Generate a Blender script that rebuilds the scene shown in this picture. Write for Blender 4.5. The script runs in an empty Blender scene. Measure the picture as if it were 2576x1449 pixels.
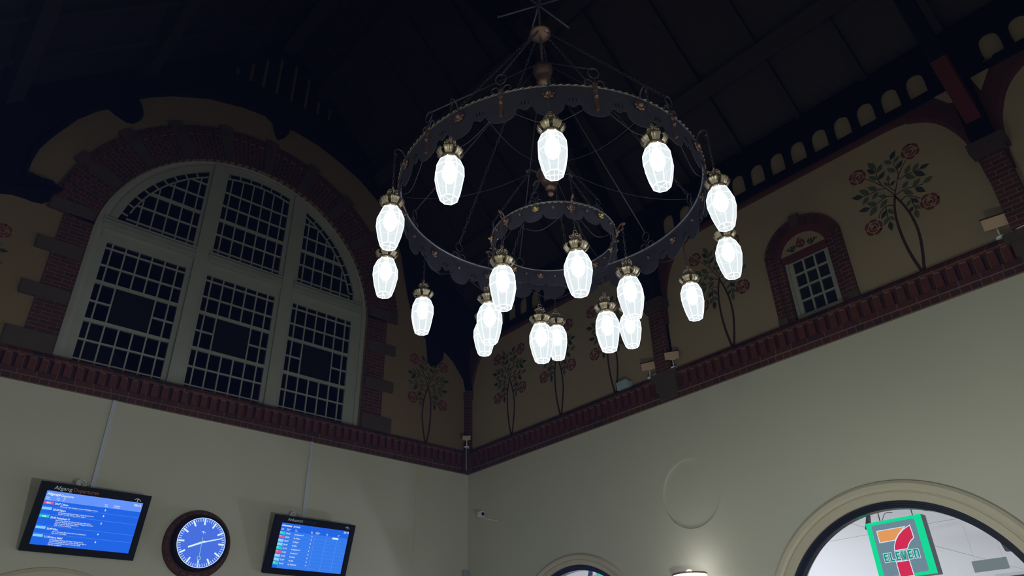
import bpy, bmesh, math, random
from mathutils import Matrix, Vector
random.seed(7)
PI = math.pi
sc = bpy.context.scene

# ------------------------------------------------------------------ camera, exposure, world
R = [[0.75067, -0.66018, -0.02562], [0.31476, 0.39146, -0.86469], [0.58088, 0.64104, 0.50165]]
CAMPOS = (-9.2905, -11.7765, 1.6)
cd = bpy.data.cameras.new('camera'); cam = bpy.data.objects.new('camera', cd); sc.collection.objects.link(cam)
cd.sensor_width = 36.0; cd.sensor_fit = 'HORIZONTAL'; cd.lens = 1832.24 * 36 / 2576
cd.clip_start = 0.05; cd.clip_end = 200
rt, up, bk = Vector(R[0]).normalized(), -Vector(R[1]), -Vector(R[2]).normalized()
up = bk.cross(rt).normalized()
M4 = Matrix(((rt.x, up.x, bk.x, CAMPOS[0]), (rt.y, up.y, bk.y, CAMPOS[1]), (rt.z, up.z, bk.z, CAMPOS[2]), (0, 0, 0, 1)))
cam.matrix_world = M4
sc.camera = cam
sc.view_settings.view_transform = 'Standard'; sc.view_settings.look = 'None'
sc.view_settings.exposure = 0.0; sc.view_settings.gamma = 1.0; sc.view_settings.use_curve_mapping = False
w = bpy.data.worlds.new('night'); sc.world = w; w.use_nodes = True
w.node_tree.nodes['Background'].inputs[0].default_value = (0.0012, 0.0022, 0.006, 1)
w.node_tree.nodes['Background'].inputs[1].default_value = 1.0

# thin blue scatter added to imitate lens glare around the lanterns
vs_ = w.node_tree.nodes.new('ShaderNodeVolumeScatter'); vs_.inputs['Color'].default_value = (0.22, 0.30, 1.0, 1)
vs_.inputs['Density'].default_value = 0.0035; vs_.inputs['Anisotropy'].default_value = 0.0
w.node_tree.links.new(vs_.outputs[0], w.node_tree.nodes['World Output'].inputs['Volume'])

LANTERN_W = 6.5          # each chandelier lantern
BULB_COL = (0.72, 0.84, 1.0)
ADDED_WALL_LAMP_W = 110.0       # base power of the added unseen left wall lamps
ADDED_SHOP_LAMP_W = 250.0            # each added unseen shop lamp

# ------------------------------------------------------------------ materials
def newmat(name):
    m = bpy.data.materials.new(name); m.use_nodes = True
    nt = m.node_tree; nt.nodes.clear()
    out = nt.nodes.new('ShaderNodeOutputMaterial')
    return m, nt, out
def N(nt, t, **kw):
    n = nt.nodes.new(t)
    for k, v in kw.items():
        setattr(n, k, v)
    return n
def rgb(c): return (c[0], c[1], c[2], 1.0)
def pbr(name, col, rough=0.6, metal=0.0, var=0.0, vscale=3.0, bump=0.0, bscale=40.0, spec=0.5, col2=None):
    m, nt, out = newmat(name)
    b = N(nt, 'ShaderNodeBsdfPrincipled'); nt.links.new(b.outputs[0], out.inputs[0])
    b.inputs['Roughness'].default_value = rough; b.inputs['Metallic'].default_value = metal
    b.inputs['Specular IOR Level'].default_value = spec
    g = N(nt, 'ShaderNodeNewGeometry')
    if var > 0:
        nz = N(nt, 'ShaderNodeTexNoise'); nz.inputs['Scale'].default_value = vscale; nz.inputs['Detail'].default_value = 5
        nt.links.new(g.outputs['Position'], nz.inputs['Vector'])
        mx = N(nt, 'ShaderNodeMix', data_type='RGBA')
        c2 = col2 if col2 else tuple(max(0, x * (1 - var)) for x in col)
        mx.inputs[6].default_value = rgb(col); mx.inputs[7].default_value = rgb(c2)
        nt.links.new(nz.outputs[0], mx.inputs[0]); nt.links.new(mx.outputs[2], b.inputs['Base Color'])
    else:
        b.inputs['Base Color'].default_value = rgb(col)
    if bump > 0:
        nz2 = N(nt, 'ShaderNodeTexNoise'); nz2.inputs['Scale'].default_value = bscale; nz2.inputs['Detail'].default_value = 4
        nt.links.new(g.outputs['Position'], nz2.inputs['Vector'])
        bp = N(nt, 'ShaderNodeBump'); bp.inputs['Strength'].default_value = bump; bp.inputs['Distance'].default_value = 0.01
        nt.links.new(nz2.outputs[0], bp.inputs['Height']); nt.links.new(bp.outputs[0], b.inputs['Normal'])
    return m
def emis(name, col, s=1.0):
    m, nt, out = newmat(name)
    e = N(nt, 'ShaderNodeEmission'); e.inputs[0].default_value = rgb(col); e.inputs[1].default_value = s
    nt.links.new(e.outputs[0], out.inputs[0]); return m
def brick(name, mode, c1=(0.125, 0.030, 0.020), c2=(0.065, 0.020, 0.016), mort=(0.27, 0.19, 0.14), bw=0.24, bh=0.0667, off=0.5, origin=(0, 0), centre=(0, 0), ms=0.0045):
    # mode: 'x' -> (x,z)  'y' -> (y,z)  'arcx' -> (angle, radius) in the xz plane  'arcy' in the yz plane
    m, nt, out = newmat(name)
    b = N(nt, 'ShaderNodeBsdfPrincipled'); nt.links.new(b.outputs[0], out.inputs[0]); b.inputs['Roughness'].default_value = 0.75
    g = N(nt, 'ShaderNodeNewGeometry'); sp = N(nt, 'ShaderNodeSeparateXYZ'); nt.links.new(g.outputs['Position'], sp.inputs[0])
    def mth(op, a, bb=None):
        n = N(nt, 'ShaderNodeMath', operation=op)
        for i, v in enumerate((a, bb)):
            if v is None: continue
            if isinstance(v, (int, float)): n.inputs[i].default_value = v
            else: nt.links.new(v, n.inputs[i])
        return n.outputs[0]
    ax = sp.outputs[0] if mode in ('x', 'arcx') else sp.outputs[1]
    cb = N(nt, 'ShaderNodeCombineXYZ')
    if mode in ('x', 'y'):
        other = sp.outputs[1] if mode == 'x' else sp.outputs[0]
        u = mth('ADD', mth('SUBTRACT', ax, origin[0]), other)     # return faces keep their joints
        v = mth('SUBTRACT', sp.outputs[2], origin[1])
        nt.links.new(u, cb.inputs[0]); nt.links.new(v, cb.inputs[1])
    else:
        du = mth('SUBTRACT', ax, centre[0]); dv = mth('SUBTRACT', sp.outputs[2], centre[1])
        ang = mth('MULTIPLY', mth('ARCTAN2', dv, du), 3.0)
        rad = mth('POWER', mth('ADD', mth('MULTIPLY', du, du), mth('MULTIPLY', dv, dv)), 0.5)
        nt.links.new(rad, cb.inputs[0]); nt.links.new(ang, cb.inputs[1])
    br = N(nt, 'ShaderNodeTexBrick'); br.offset = off
    nt.links.new(cb.outputs[0], br.inputs['Vector'])
    br.inputs['Color1'].default_value = rgb(c1); br.inputs['Color2'].default_value = rgb(c2); br.inputs['Mortar'].default_value = rgb(mort)
    br.inputs['Scale'].default_value = 1.0; br.inputs['Mortar Size'].default_value = ms; br.inputs['Mortar Smooth'].default_value = 0.3
    br.inputs['Brick Width'].default_value = bw; br.inputs['Row Height'].default_value = bh
    nz = N(nt, 'ShaderNodeTexNoise'); nz.inputs['Scale'].default_value = 1.2; nz.inputs['Detail'].default_value = 6
    nt.links.new(g.outputs['Position'], nz.inputs['Vector'])
    mx = N(nt, 'ShaderNodeMix', data_type='RGBA', blend_type='MULTIPLY'); mx.inputs[0].default_value = 0.7
    nt.links.new(br.outputs['Color'], mx.inputs[6]); nt.links.new(nz.outputs[0], mx.inputs[7])
    nt.links.new(mx.outputs[2], b.inputs['Base Color'])
    bp = N(nt, 'ShaderNodeBump'); bp.inputs['Strength'].default_value = 0.6; bp.inputs['Distance'].default_value = 0.008; bp.invert = True
    nt.links.new(br.outputs['Fac'], bp.inputs['Height']); nt.links.new(bp.outputs[0], b.inputs['Normal'])
    return m
def boards(name, col, col2, period=0.14, diag=True):
    m, nt, out = newmat(name)
    b = N(nt, 'ShaderNodeBsdfPrincipled'); nt.links.new(b.outputs[0], out.inputs[0]); b.inputs['Roughness'].default_value = 0.7
    g = N(nt, 'ShaderNodeNewGeometry'); mp = N(nt, 'ShaderNodeMapping')
    mp.inputs['Rotation'].default_value = (0, 0, math.radians(35 if diag else 0))
    nt.links.new(g.outputs['Position'], mp.inputs[0])
    wv = N(nt, 'ShaderNodeTexWave', wave_type='BANDS', bands_direction='Y'); wv.inputs['Scale'].default_value = 0.314 / period; wv.inputs['Distortion'].default_value = 0.4
    nt.links.new(mp.outputs[0], wv.inputs[0])
    mx = N(nt, 'ShaderNodeMix', data_type='RGBA'); mx.inputs[6].default_value = rgb(col2); mx.inputs[7].default_value = rgb(col)
    rp = N(nt, 'ShaderNodeValToRGB'); rp.color_ramp.elements[0].position = 0.0; rp.color_ramp.elements[1].position = 0.25
    nt.links.new(wv.outputs[0], rp.inputs[0]); nt.links.new(rp.outputs[0], mx.inputs[0]); nt.links.new(mx.outputs[2], b.inputs['Base Color'])
    return m
def glassy(name, tint=(0.9, 0.95, 1.0), fac=0.12, rough=0.03):
    m, nt, out = newmat(name)
    t = N(nt, 'ShaderNodeBsdfTransparent'); t.inputs[0].default_value = rgb(tint)
    gl = N(nt, 'ShaderNodeBsdfGlossy'); gl.inputs['Roughness'].default_value = rough
    mx = N(nt, 'ShaderNodeMixShader'); mx.inputs[0].default_value = fac
    nt.links.new(t.outputs[0], mx.inputs[1]); nt.links.new(gl.outputs[0], mx.inputs[2]); nt.links.new(mx.outputs[0], out.inputs[0])
    return m
def lanternglass(name):
    m, nt, out = newmat(name)
    t = N(nt, 'ShaderNodeBsdfTransparent')
    e = N(nt, 'ShaderNodeEmission'); e.inputs[0].default_value = (0.76, 0.84, 0.88, 1); e.inputs[1].default_value = 1.0
    mx = N(nt, 'ShaderNodeMixShader'); mx.inputs[0].default_value = 0.90
    nt.links.new(t.outputs[0], mx.inputs[1]); nt.links.new(e.outputs[0], mx.inputs[2]); nt.links.new(mx.outputs[0], out.inputs[0])
    return m

MAT = {}
MAT['plaster_low'] = pbr('plaster_low', (0.56, 0.55, 0.485), 0.7, var=0.10, vscale=0.6, bump=0.05)
MAT['plaster_up'] = pbr('plaster_up', (0.34, 0.265, 0.175), 0.8, var=0.15, vscale=0.8, bump=0.05)
MAT['plaster_gable'] = pbr('plaster_gable', (0.235, 0.165, 0.085), 0.8, var=0.2, vscale=0.8)
MAT['moulding'] = pbr('moulding', (0.56, 0.50, 0.40), 0.6)
MAT['brickA'] = brick('brick_back', 'x', origin=(0, 6.28))
MAT['brickB'] = brick('brick_right', 'y', origin=(0, 6.28))
MAT['brickA_head'] = brick('brick_back_headers', 'x', bw=0.12, bh=0.088, off=0.0, origin=(0, 5.832))
MAT['brickB_head'] = brick('brick_right_headers', 'y', bw=0.12, bh=0.088, off=0.0, origin=(0, 5.832))
MAT['brickA_str'] = brick('brick_back_stretchers', 'x', bw=0.25, bh=0.10, off=0.0, origin=(0, 5.92))
MAT['brickB_str'] = brick('brick_right_stretchers', 'y', bw=0.25, bh=0.10, off=0.0, origin=(0, 5.92))
MAT['brickA_top'] = brick('brick_back_top', 'x', bw=0.155, bh=0.2, off=0.0, origin=(0, 6.17), c1=(0.15, 0.038, 0.024))
MAT['brickB_top'] = brick('brick_right_top', 'y', bw=0.155, bh=0.2, off=0.0, origin=(0, 6.17), c1=(0.15, 0.038, 0.024))
MAT['brick_plain'] = pbr('brick_plain', (0.13, 0.030, 0.020), 0.75, var=0.5, vscale=9)
MAT['brick_dark'] = pbr('brick_dark', (0.07, 0.022, 0.018), 0.8, var=0.3, vscale=5)
MAT['mortar'] = pbr('mortar', (0.26, 0.17, 0.12), 0.9)
MAT['brick_arcA'] = brick('brick_window_arch', 'arcx', centre=(-5.23, 8.5), bw=0.12, bh=0.085)
MAT['brick_arcB'] = brick('brick_small_arch', 'arcy', centre=(-7.94, 7.30), bw=0.30, bh=0.32)
MAT['brick_clock'] = brick('brick_clock_ring', 'arcx', centre=(-5.235, 3.90), bw=0.3, bh=0.36, c1=(0.12, 0.03, 0.018), c2=(0.07, 0.02, 0.012))
MAT['stone'] = pbr('stone', (0.085, 0.060, 0.044), 0.8, var=0.3, vscale=4)
MAT['capital'] = pbr('capital', (0.060, 0.040, 0.030), 0.8, var=0.3, vscale=6)
MAT['attic_glass'] = pbr('attic_glass', (0.018, 0.022, 0.020), 0.15)
MAT['white_paint'] = pbr('white_paint', (0.37, 0.38, 0.355), 0.5, var=0.15, vscale=2)
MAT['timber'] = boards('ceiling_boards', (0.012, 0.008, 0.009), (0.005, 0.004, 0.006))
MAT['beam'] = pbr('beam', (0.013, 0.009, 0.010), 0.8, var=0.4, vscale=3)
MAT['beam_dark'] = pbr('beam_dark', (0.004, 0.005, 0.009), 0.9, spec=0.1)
MAT['beam_red'] = pbr('beam_red', (0.065, 0.012, 0.009), 0.8, spec=0.2)
MAT['red_edge'] = pbr('red_edge', (0.075, 0.022, 0.016), 0.7)
MAT['night_glass'] = glassy('night_glass', (0.35, 0.42, 0.55), 0.08)
MAT['stained'] = pbr('stained_glass', (0.012, 0.012, 0.010), 0.3, var=0.8, vscale=12)
MAT['pane_glass'] = glassy('pane_glass', (0.95, 0.97, 1.0), 0.04)
MAT['black_frame'] = pbr('black_frame', (0.012, 0.014, 0.016), 0.25)
MAT['black'] = pbr('black_plastic', (0.005, 0.006, 0.008), 0.6, spec=0.15)
MAT['conduit'] = pbr('conduit', (0.52, 0.55, 0.66), 0.5)
MAT['iron'] = pbr('iron', (0.17, 0.16, 0.21), 0.45, metal=0.6, var=0.4, vscale=14)  # blue tint put into the iron colour to imitate lens glare
MAT['steel_rail'] = pbr('steel_rail', (0.42, 0.43, 0.52), 0.35, metal=0.7)
MAT['iron_band'] = pbr('iron_band', (0.125, 0.12, 0.18), 0.55, metal=0.4, var=0.35, vscale=10)  # bluish for the same glare, set in the band colour
MAT['copper'] = pbr('copper', (0.40, 0.25, 0.20), 0.4, metal=0.8)
MAT['gold'] = pbr('gold', (0.80, 0.60, 0.30), 0.3, metal=0.9)
MAT['brass'] = pbr('brass', (0.78, 0.66, 0.48), 0.34, metal=0.9, var=0.3, vscale=30)
MAT['lantern_glass'] = lanternglass('lantern_glass')
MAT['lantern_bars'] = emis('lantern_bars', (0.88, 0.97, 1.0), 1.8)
MAT['bulb'] = emis('bulb', (0.92, 0.97, 1.0), 6.0)
MAT['floor'] = pbr('floor_tiles', (0.35, 0.30, 0.25), 0.4, var=0.3, vscale=2)
MAT['shop_white'] = pbr('shop_white', (0.80, 0.80, 0.82), 0.6)
MAT['shop_grey'] = pbr('shop_grey', (0.30, 0.36, 0.36), 0.6)
MAT['shop_joint'] = pbr('shop_joint', (0.62, 0.62, 0.65), 0.6)
MAT['shop_dark'] = pbr('shop_dark', (0.06, 0.065, 0.07), 0.5)
MAT['shop_brown'] = pbr('shop_brown', (0.10, 0.05, 0.03), 0.5)
MAT['mural_stem'] = pbr('mural_stem', (0.040, 0.018, 0.010), 0.9)
MAT['mural_leaf'] = pbr('mural_leaf', (0.075, 0.098, 0.042), 0.9)
MAT['mural_leaf_dark'] = pbr('mural_leaf_dark', (0.024, 0.038, 0.022), 0.9)
MAT['mural_rose'] = pbr('mural_rose', (0.15, 0.032, 0.024), 0.9)
MAT['flood_beige'] = pbr('flood_beige', (0.50, 0.36, 0.26), 0.6)
MAT['flood_grey'] = pbr('flood_grey', (0.30, 0.36, 0.38), 0.5)
MAT['box_blue'] = pbr('box_blue', (0.34, 0.46, 0.52), 0.6)
MAT['white_cable'] = pbr('white_cable', (0.75, 0.78, 0.80), 0.5)
MAT['e_disp'] = emis('display_blue', (0.015, 0.13, 0.80))
MAT['e_disp_r'] = emis('display_blue_light', (0.035, 0.20, 0.86))
MAT['e_head'] = emis('display_header', (0.13, 0.30, 1.0))
MAT['e_text'] = emis('display_text', (0.75, 0.86, 1.0), 1.0)
MAT['e_line'] = emis('display_line', (0.12, 0.28, 0.95))
MAT['e_pink'] = emis('display_pink', (0.75, 0.10, 0.30))
MAT['e_green'] = emis('display_green', (0.01, 0.68, 0.55))
MAT['e_cyan'] = emis('display_cyan', (0.22, 0.62, 1.0))
MAT['e_face'] = emis('clock_face', (0.065, 0.16, 0.75))
MAT['e_mark'] = emis('clock_marks', (0.62, 0.80, 1.0), 1.1)
MAT['e_second'] = emis('clock_second', (0.22, 0.55, 0.50))
MAT['letter_grey'] = pbr('letter_grey', (0.80, 0.92, 1.0), 0.5)
MAT['letter_orange'] = pbr('letter_orange', (0.40, 0.10, 0.03), 0.5)
MAT['letter_green'] = pbr('letter_green', (0.004, 0.045, 0.04), 0.5)
MAT['s_green'] = emis('sign_green', (0.0, 0.78, 0.33))
MAT['s_grey'] = emis('sign_grey', (0.17, 0.27, 0.32))
MAT['s_orange'] = emis('sign_orange', (0.92, 0.36, 0.10))
MAT['s_red'] = emis('sign_red', (0.75, 0.020, 0.075))
MAT['s_white'] = emis('sign_white', (0.80, 0.90, 1.0))
MAT['s_dgreen'] = emis('sign_dark_green', (0.0, 0.35, 0.22))
MAT['opal'] = emis('opal_glass', (1.0, 0.96, 0.90), 4.0)
MAT['opal_shade_clear'] = glassy('opal_shade_clear', (0.95, 0.97, 0.95), 0.05, 0.3)
MAT['letter_white'] = pbr('letter_white', (0.8, 0.8, 0.8), 0.6)

# ------------------------------------------------------------------ mesh helpers
KEEP = {}
class MB:
    def __init__(s): s.v = []; s.f = []; s.sm = []
    def add(s, vs, fs, smooth=False):
        o = len(s.v); s.v += [tuple(x) for x in vs]; s.f += [tuple(o + i for i in f) for f in fs]; s.sm += [smooth] * len(fs)
        return s
    def box(s, a, b, m=None):
        vs = [(x, y, z) for x in (a[0], b[0]) for y in (a[1], b[1]) for z in (a[2], b[2])]
        if m: vs = [m(*p) for p in vs]
        return s.add(vs, [(0, 1, 3, 2), (4, 6, 7, 5), (0, 4, 5, 1), (2, 3, 7, 6), (0, 2, 6, 4), (1, 5, 7, 3)])
    def poly(s, loops, h0, h1, m):
        bm = bmesh.new(); es = []; rings = []
        for lp in loops:
            vv = [bm.verts.new((p[0], p[1], 0)) for p in lp]; rings.append(vv)
            for i in range(len(vv)): es.append(bm.edges.new((vv[i], vv[(i + 1) % len(vv)])))
        bmesh.ops.triangle_fill(bm, use_beauty=True, use_dissolve=False, edges=es)
        bm.verts.index_update(); bm.faces.ensure_lookup_table()
        n = len(bm.verts); P = [(v.co.x, v.co.y) for v in bm.verts]
        tris = []
        for f in bm.faces:
            t = [v.index for v in f.verts]
            if f.normal.z < 0: t.reverse()
            tris.append(t)
        vs = [m(p[0], p[1], h1) for p in P] + [m(p[0], p[1], h0) for p in P]
        fs = [tuple(t) for t in tris] + [tuple(n + i for i in reversed(t)) for t in tris]
        for vv in rings:
            ids = [v.index for v in vv]
            for i in range(len(ids)):
                a, b = ids[i], ids[(i + 1) % len(ids)]; fs.append((a, b, n + b, n + a))
        bm.free(); return s.add(vs, fs)
    def tube(s, path, r, n=6, closed=False, smooth=True):
        P = [Vector(p) for p in path]; k = len(P); rings = []
        rr = r if isinstance(r, (list, tuple)) else [r] * k
        t0 = (P[1] - P[0]).normalized(); a = t0.orthogonal().normalized()
        for i in range(k):
            if closed: t = (P[(i + 1) % k] - P[i - 1]).normalized()
            else: t = (P[min(i + 1, k - 1)] - P[max(i - 1, 0)]).normalized()
            a = (a - t * a.dot(t)).normalized(); b = t.cross(a)
            rings.append([P[i] + (a * math.cos(2 * PI * j / n) + b * math.sin(2 * PI * j / n)) * rr[i] for j in range(n)])
        vs = [q for g in rings for q in g]; fs = []
        for i in range(k if closed else k - 1):
            i2 = (i + 1) % k
            for j in range(n):
                j2 = (j + 1) % n; fs.append((i * n + j, i * n + j2, i2 * n + j2, i2 * n + j))
        if not closed: fs += [tuple(reversed(range(n))), tuple((k - 1) * n + j for j in range(n))]
        return s.add(vs, fs, smooth)
    def lathe(s, prof, n=16, c=(0, 0, 0), a0=0.0, smooth=True, closed=False):
        vs = []; fs = []; k = len(prof)
        for (r, z) in prof:
            for j in range(n):
                a = a0 + 2 * PI * j / n; vs.append((c[0] + r * math.cos(a), c[1] + r * math.sin(a), c[2] + z))
        for i in range(k - 1 if not closed else k):
            i2 = (i + 1) % k
            for j in range(n):
                j2 = (j + 1) % n; fs.append((i * n + j, i * n + j2, i2 * n + j2, i2 * n + j))
        if not closed: fs += [tuple(reversed(range(n))), tuple((k - 1) * n + j for j in range(n))]
        return s.add(vs, fs, smooth)
    def sweep(s, c, prof, a0, a1, n, m, legs=None, smooth=False):
        # closed profile [(radius, height)] swept along an arc in a wall plane, with optional vertical legs down to v=legs
        st = []
        for i in range(n + 1):
            a = a0 + (a1 - a0) * i / n; st.append((math.cos(a), math.sin(a), None))
        vs = []; k = len(prof); cnt = 0
        if legs is not None: st = [(1, None, legs)] + st + [(-1, None, legs)]
        for (x, y, lv) in st:
            for (r, h) in prof:
                vs.append(m(c[0] + r * x, (c[1] + r * y) if lv is None else lv, h))
            cnt += 1
        fs = []
        for i in range(cnt - 1):
            for j in range(k):
                j2 = (j + 1) % k; fs.append((i * k + j, i * k + j2, (i + 1) * k + j2, (i + 1) * k + j))
        fs += [tuple(reversed(range(k))), tuple((cnt - 1) * k + j for j in range(k))]
        return s.add(vs, fs, smooth)
    def torus(s, c, R0, r, axis='z', n=14, k=6, sy=1.0):
        P = []
        for i in range(n):
            a = 2 * PI * i / n; x, y = R0 * math.cos(a), R0 * sy * math.sin(a)
            P.append({'z': (c[0] + x, c[1] + y, c[2]), 'y': (c[0] + x, c[1], c[2] + y), 'x': (c[0], c[1] + x, c[2] + y)}[axis])
        return s.tube(P, r, k, closed=True)
    def ball(s, c, r, n=8, sz=1.0):
        pr = [(r * math.sin(PI * i / n) + 1e-4, -r * sz * math.cos(PI * i / n)) for i in range(n + 1)]
        return s.lathe(pr, n + 2, c)
    def build(s, name, mat, parent=None, origin=(0, 0, 0), local=False):
        me = bpy.data.meshes.new(name)
        o3 = Vector(origin)
        vs = [tuple(Vector(v) - o3) for v in s.v] if not local else s.v
        me.from_pydata(vs, [], s.f); me.polygons.foreach_set('use_smooth', s.sm); me.update()
        bm = bmesh.new(); bm.from_mesh(me); bmesh.ops.recalc_face_normals(bm, faces=bm.faces[:]); bm.to_mesh(me); bm.free()
        me.materials.append(MAT[mat] if isinstance(mat, str) else mat)
        ob = bpy.data.objects.new(name, me); sc.collection.objects.link(ob)
        if parent:
            ob.parent = parent
            if not local:
                ob.location = o3 - Vector(worldloc(parent))
        else: ob.location = o3
        return ob
LOCS = {}
def worldloc(o):
    l = Vector(o.location)
    while o.parent: o = o.parent; l += o.location
    return l
def empty(name, loc, label, cat, group=None):
    o = bpy.data.objects.new(name, None); sc.collection.objects.link(o); o.location = loc; o.empty_display_size = 0.1
    return tag(o, label, cat, group)
def tag(o, label, cat, group=None):
    o['label'] = label; o['category'] = cat
    if group: o['group'] = group
    return o
def struct(o, label=None):
    o['kind'] = 'structure'
    if label: o['label'] = label
    return o
def copy_tree(o, parent=None):
    c = o.copy(); sc.collection.objects.link(c); c.parent = parent
    for ch in list(o.children): copy_tree(ch, c)
    return c
mA = lambda u, v, h: (u, -h, v)          # back wall: u = x, v = z, h into the room
mB = lambda u, v, h: (-h, u, v)          # right wall: u = y, v = z, h into the room
mC = lambda u, v, h: (-10.46 + h, u, v)
mD = lambda u, v, h: (u, -15.84 + h, v)
def arc(cx, cy, r, a0, a1, n): return [(cx + r * math.cos(math.radians(a0 + (a1 - a0) * i / n)), cy + r * math.sin(math.radians(a0 + (a1 - a0) * i / n))) for i in range(n + 1)]
def smooth_path(pts, n=6):
    out = []
    for i in range(len(pts) - 1):
        p0 = pts[max(i - 1, 0)]; p1 = pts[i]; p2 = pts[i + 1]; p3 = pts[min(i + 2, len(pts) - 1)]
        for j in range(n):
            t = j / n
            out.append(tuple(0.5 * ((2 * p1[k]) + (-p0[k] + p2[k]) * t + (2 * p0[k] - 5 * p1[k] + 4 * p2[k] - p3[k]) * t * t + (-p0[k] + 3 * p1[k] - 3 * p2[k] + p3[k]) * t ** 3) for k in range(len(p1))))
    out.append(tuple(pts[-1])); return out
def ribbon(mb, pts, w0, w1, h0, h1, m):
    n = len(pts); L = []; Rr = []
    for i, p in enumerate(pts):
        a = pts[max(i - 1, 0)]; b = pts[min(i + 1, n - 1)]; d = Vector((b[0] - a[0], b[1] - a[1])); d.normalize()
        ww = (w0 + (w1 - w0) * i / (n - 1)) / 2; L.append((p[0] - d.y * ww, p[1] + d.x * ww)); Rr.append((p[0] + d.y * ww, p[1] - d.x * ww))
    vs = [m(*p, h1) for p in L] + [m(*p, h1) for p in Rr] + [m(*p, h0) for p in L] + [m(*p, h0) for p in Rr]
    fs = []
    for i in range(n - 1):
        fs += [(i, i + 1, n + i + 1, n + i), (2 * n + i, 3 * n + i, 3 * n + i + 1, 2 * n + i + 1), (i, 2 * n + i, 2 * n + i + 1, i + 1), (n + i, n + i + 1, 3 * n + i + 1, 3 * n + i)]
    fs += [(0, n, 3 * n, 2 * n), (n - 1, 3 * n - 1, 4 * n - 1, 2 * n - 1)]
    mb.add(vs, fs)
TXT = {}
def text_geo(s, bold=0.0):
    key = (s, bold)
    if key in TXT: return TXT[key]
    cu = bpy.data.curves.new('t', 'FONT'); cu.body = s; cu.size = 1.0; cu.offset = bold; cu.resolution_u = 3
    ob = bpy.data.objects.new('t', cu); sc.collection.objects.link(ob)
    dg = bpy.context.evaluated_depsgraph_get(); me = bpy.data.meshes.new_from_object(ob.evaluated_get(dg))
    vs = [(v.co.x, v.co.y) for v in me.vertices]; fs = [tuple(p.vertices) for p in me.polygons]
    bpy.data.objects.remove(ob); bpy.data.curves.remove(cu); bpy.data.meshes.remove(me)
    x0 = min(v[0] for v in vs); x1 = max(v[0] for v in vs)
    TXT[key] = (vs, fs, x0, x1); return TXT[key]
def text(mb, s, u, v, w, hgt, m, h, bold=0.0, slant=0.0):
    # text from u to u+w, baseline at v, capital height hgt
    vs, fs, x0, x1 = text_geo(s, bold); sx = w / (x1 - x0); sy = hgt / 0.72
    mb.add([m(u + (x - x0) * sx + slant * y * sy, v + y * sy, h) for x, y in vs], fs)

# ------------------------------------------------------------------ room shell
WT = 9.6            # wall head on the long sides
CZ = 5.832          # underside of the brick cornice
def circ(cx, cy, r, n=48): return [(cx + r * math.cos(2 * PI * i / n), cy + r * math.sin(2 * PI * i / n)) for i in range(n)]
def archhole(c, r, cz, z0=0.0): return [(c - r, z0), (c + r, z0)] + arc(c, cz, r, 0, 180, 48)

fl = MB().box((-10.9, -16.2, -0.2), (9.6, 0.4, 0.0)); struct(fl.build('floor', 'floor'))
wr = MB().poly([[(-16.1, 0.01), (0.3, 0.01), (0.3, CZ + 0.25), (-16.1, CZ + 0.25)], archhole(-8.0, 1.545, 2.13, 0.35), archhole(-2.79, 1.475, 2.205, 0.35), archhole(-13.1, 1.475, 2.205, 0.35), circ(-5.365, 4.345, 0.515)], -0.35, 0.0, mB)
wall_right = struct(wr.build('wall_right', 'plaster_low'))
# circle recess back
MB().poly([circ(-5.365, 4.345, 0.53)], -0.33, -0.028, mB).build('roundel', 'plaster_low', wall_right)
up_r = MB().poly([[(-16.1, CZ + 0.25), (0.3, CZ + 0.25), (0.3, WT), (-16.1, WT)], [(-8.30, 6.30), (-7.58, 6.30), (-7.58, 7.66), (-8.30, 7.66)]], -0.35, 0.0, mB)
up_r.build('upper_wall', 'plaster_up', wall_right)

# arched shop window openings: moulding, black frame, glass
def arch_window(c, name, n, r0, ro, cz):
    o = bpy.data.objects.new(name, None); sc.collection.objects.link(o); o.location = (0, c, 0); struct(o)
    d = ro - r0
    q = MB(); q.sweep((c, cz), [(r0 - 0.002, -0.05), (r0 - 0.002, 0.012), (r0 + 0.36 * d, 0.02), (r0 + 0.38 * d, 0.006), (r0 + 0.42 * d, 0.006), (r0 + 0.44 * d, 0.03), (r0 + 0.58 * d, 0.05), (r0 + 0.78 * d, 0.055), (r0 + 0.93 * d, 0.035), (ro, 0.0), (ro, -0.05)], 0, PI, n, mB, legs=0.0, smooth=False)
    q.build('arch_moulding', 'moulding', o)
    q = MB(); q.sweep((c, cz), [(r0 + 0.01, -0.20), (r0 + 0.01, -0.05), (r0, -0.03), (r0 - 0.03, -0.03), (r0 - 0.034, -0.045), (r0 - 0.052, -0.045), (r0 - 0.056, -0.06), (r0 - 0.085, -0.06), (r0 - 0.09, -0.15)], 0, PI, n, mB, legs=0.36)
    q.build('window_frame', 'black_frame', o)
    q = MB().poly([[(c - r0 + 0.08, 0.36), (c + r0 - 0.08, 0.36)] + arc(c, cz, r0 - 0.08, 0, 180, 40)], -0.145, -0.135, mB)
    q.build('window_glass', 'pane_glass', o)
    return o
arch_window(-8.0, 'window_3', 72, 1.545, 1.785, 2.13); arch_window(-2.79, 'window_4', 56, 1.475, 1.65, 2.205); arch_window(-13.1, 'window_5', 32, 1.475, 1.65, 2.205)

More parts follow.
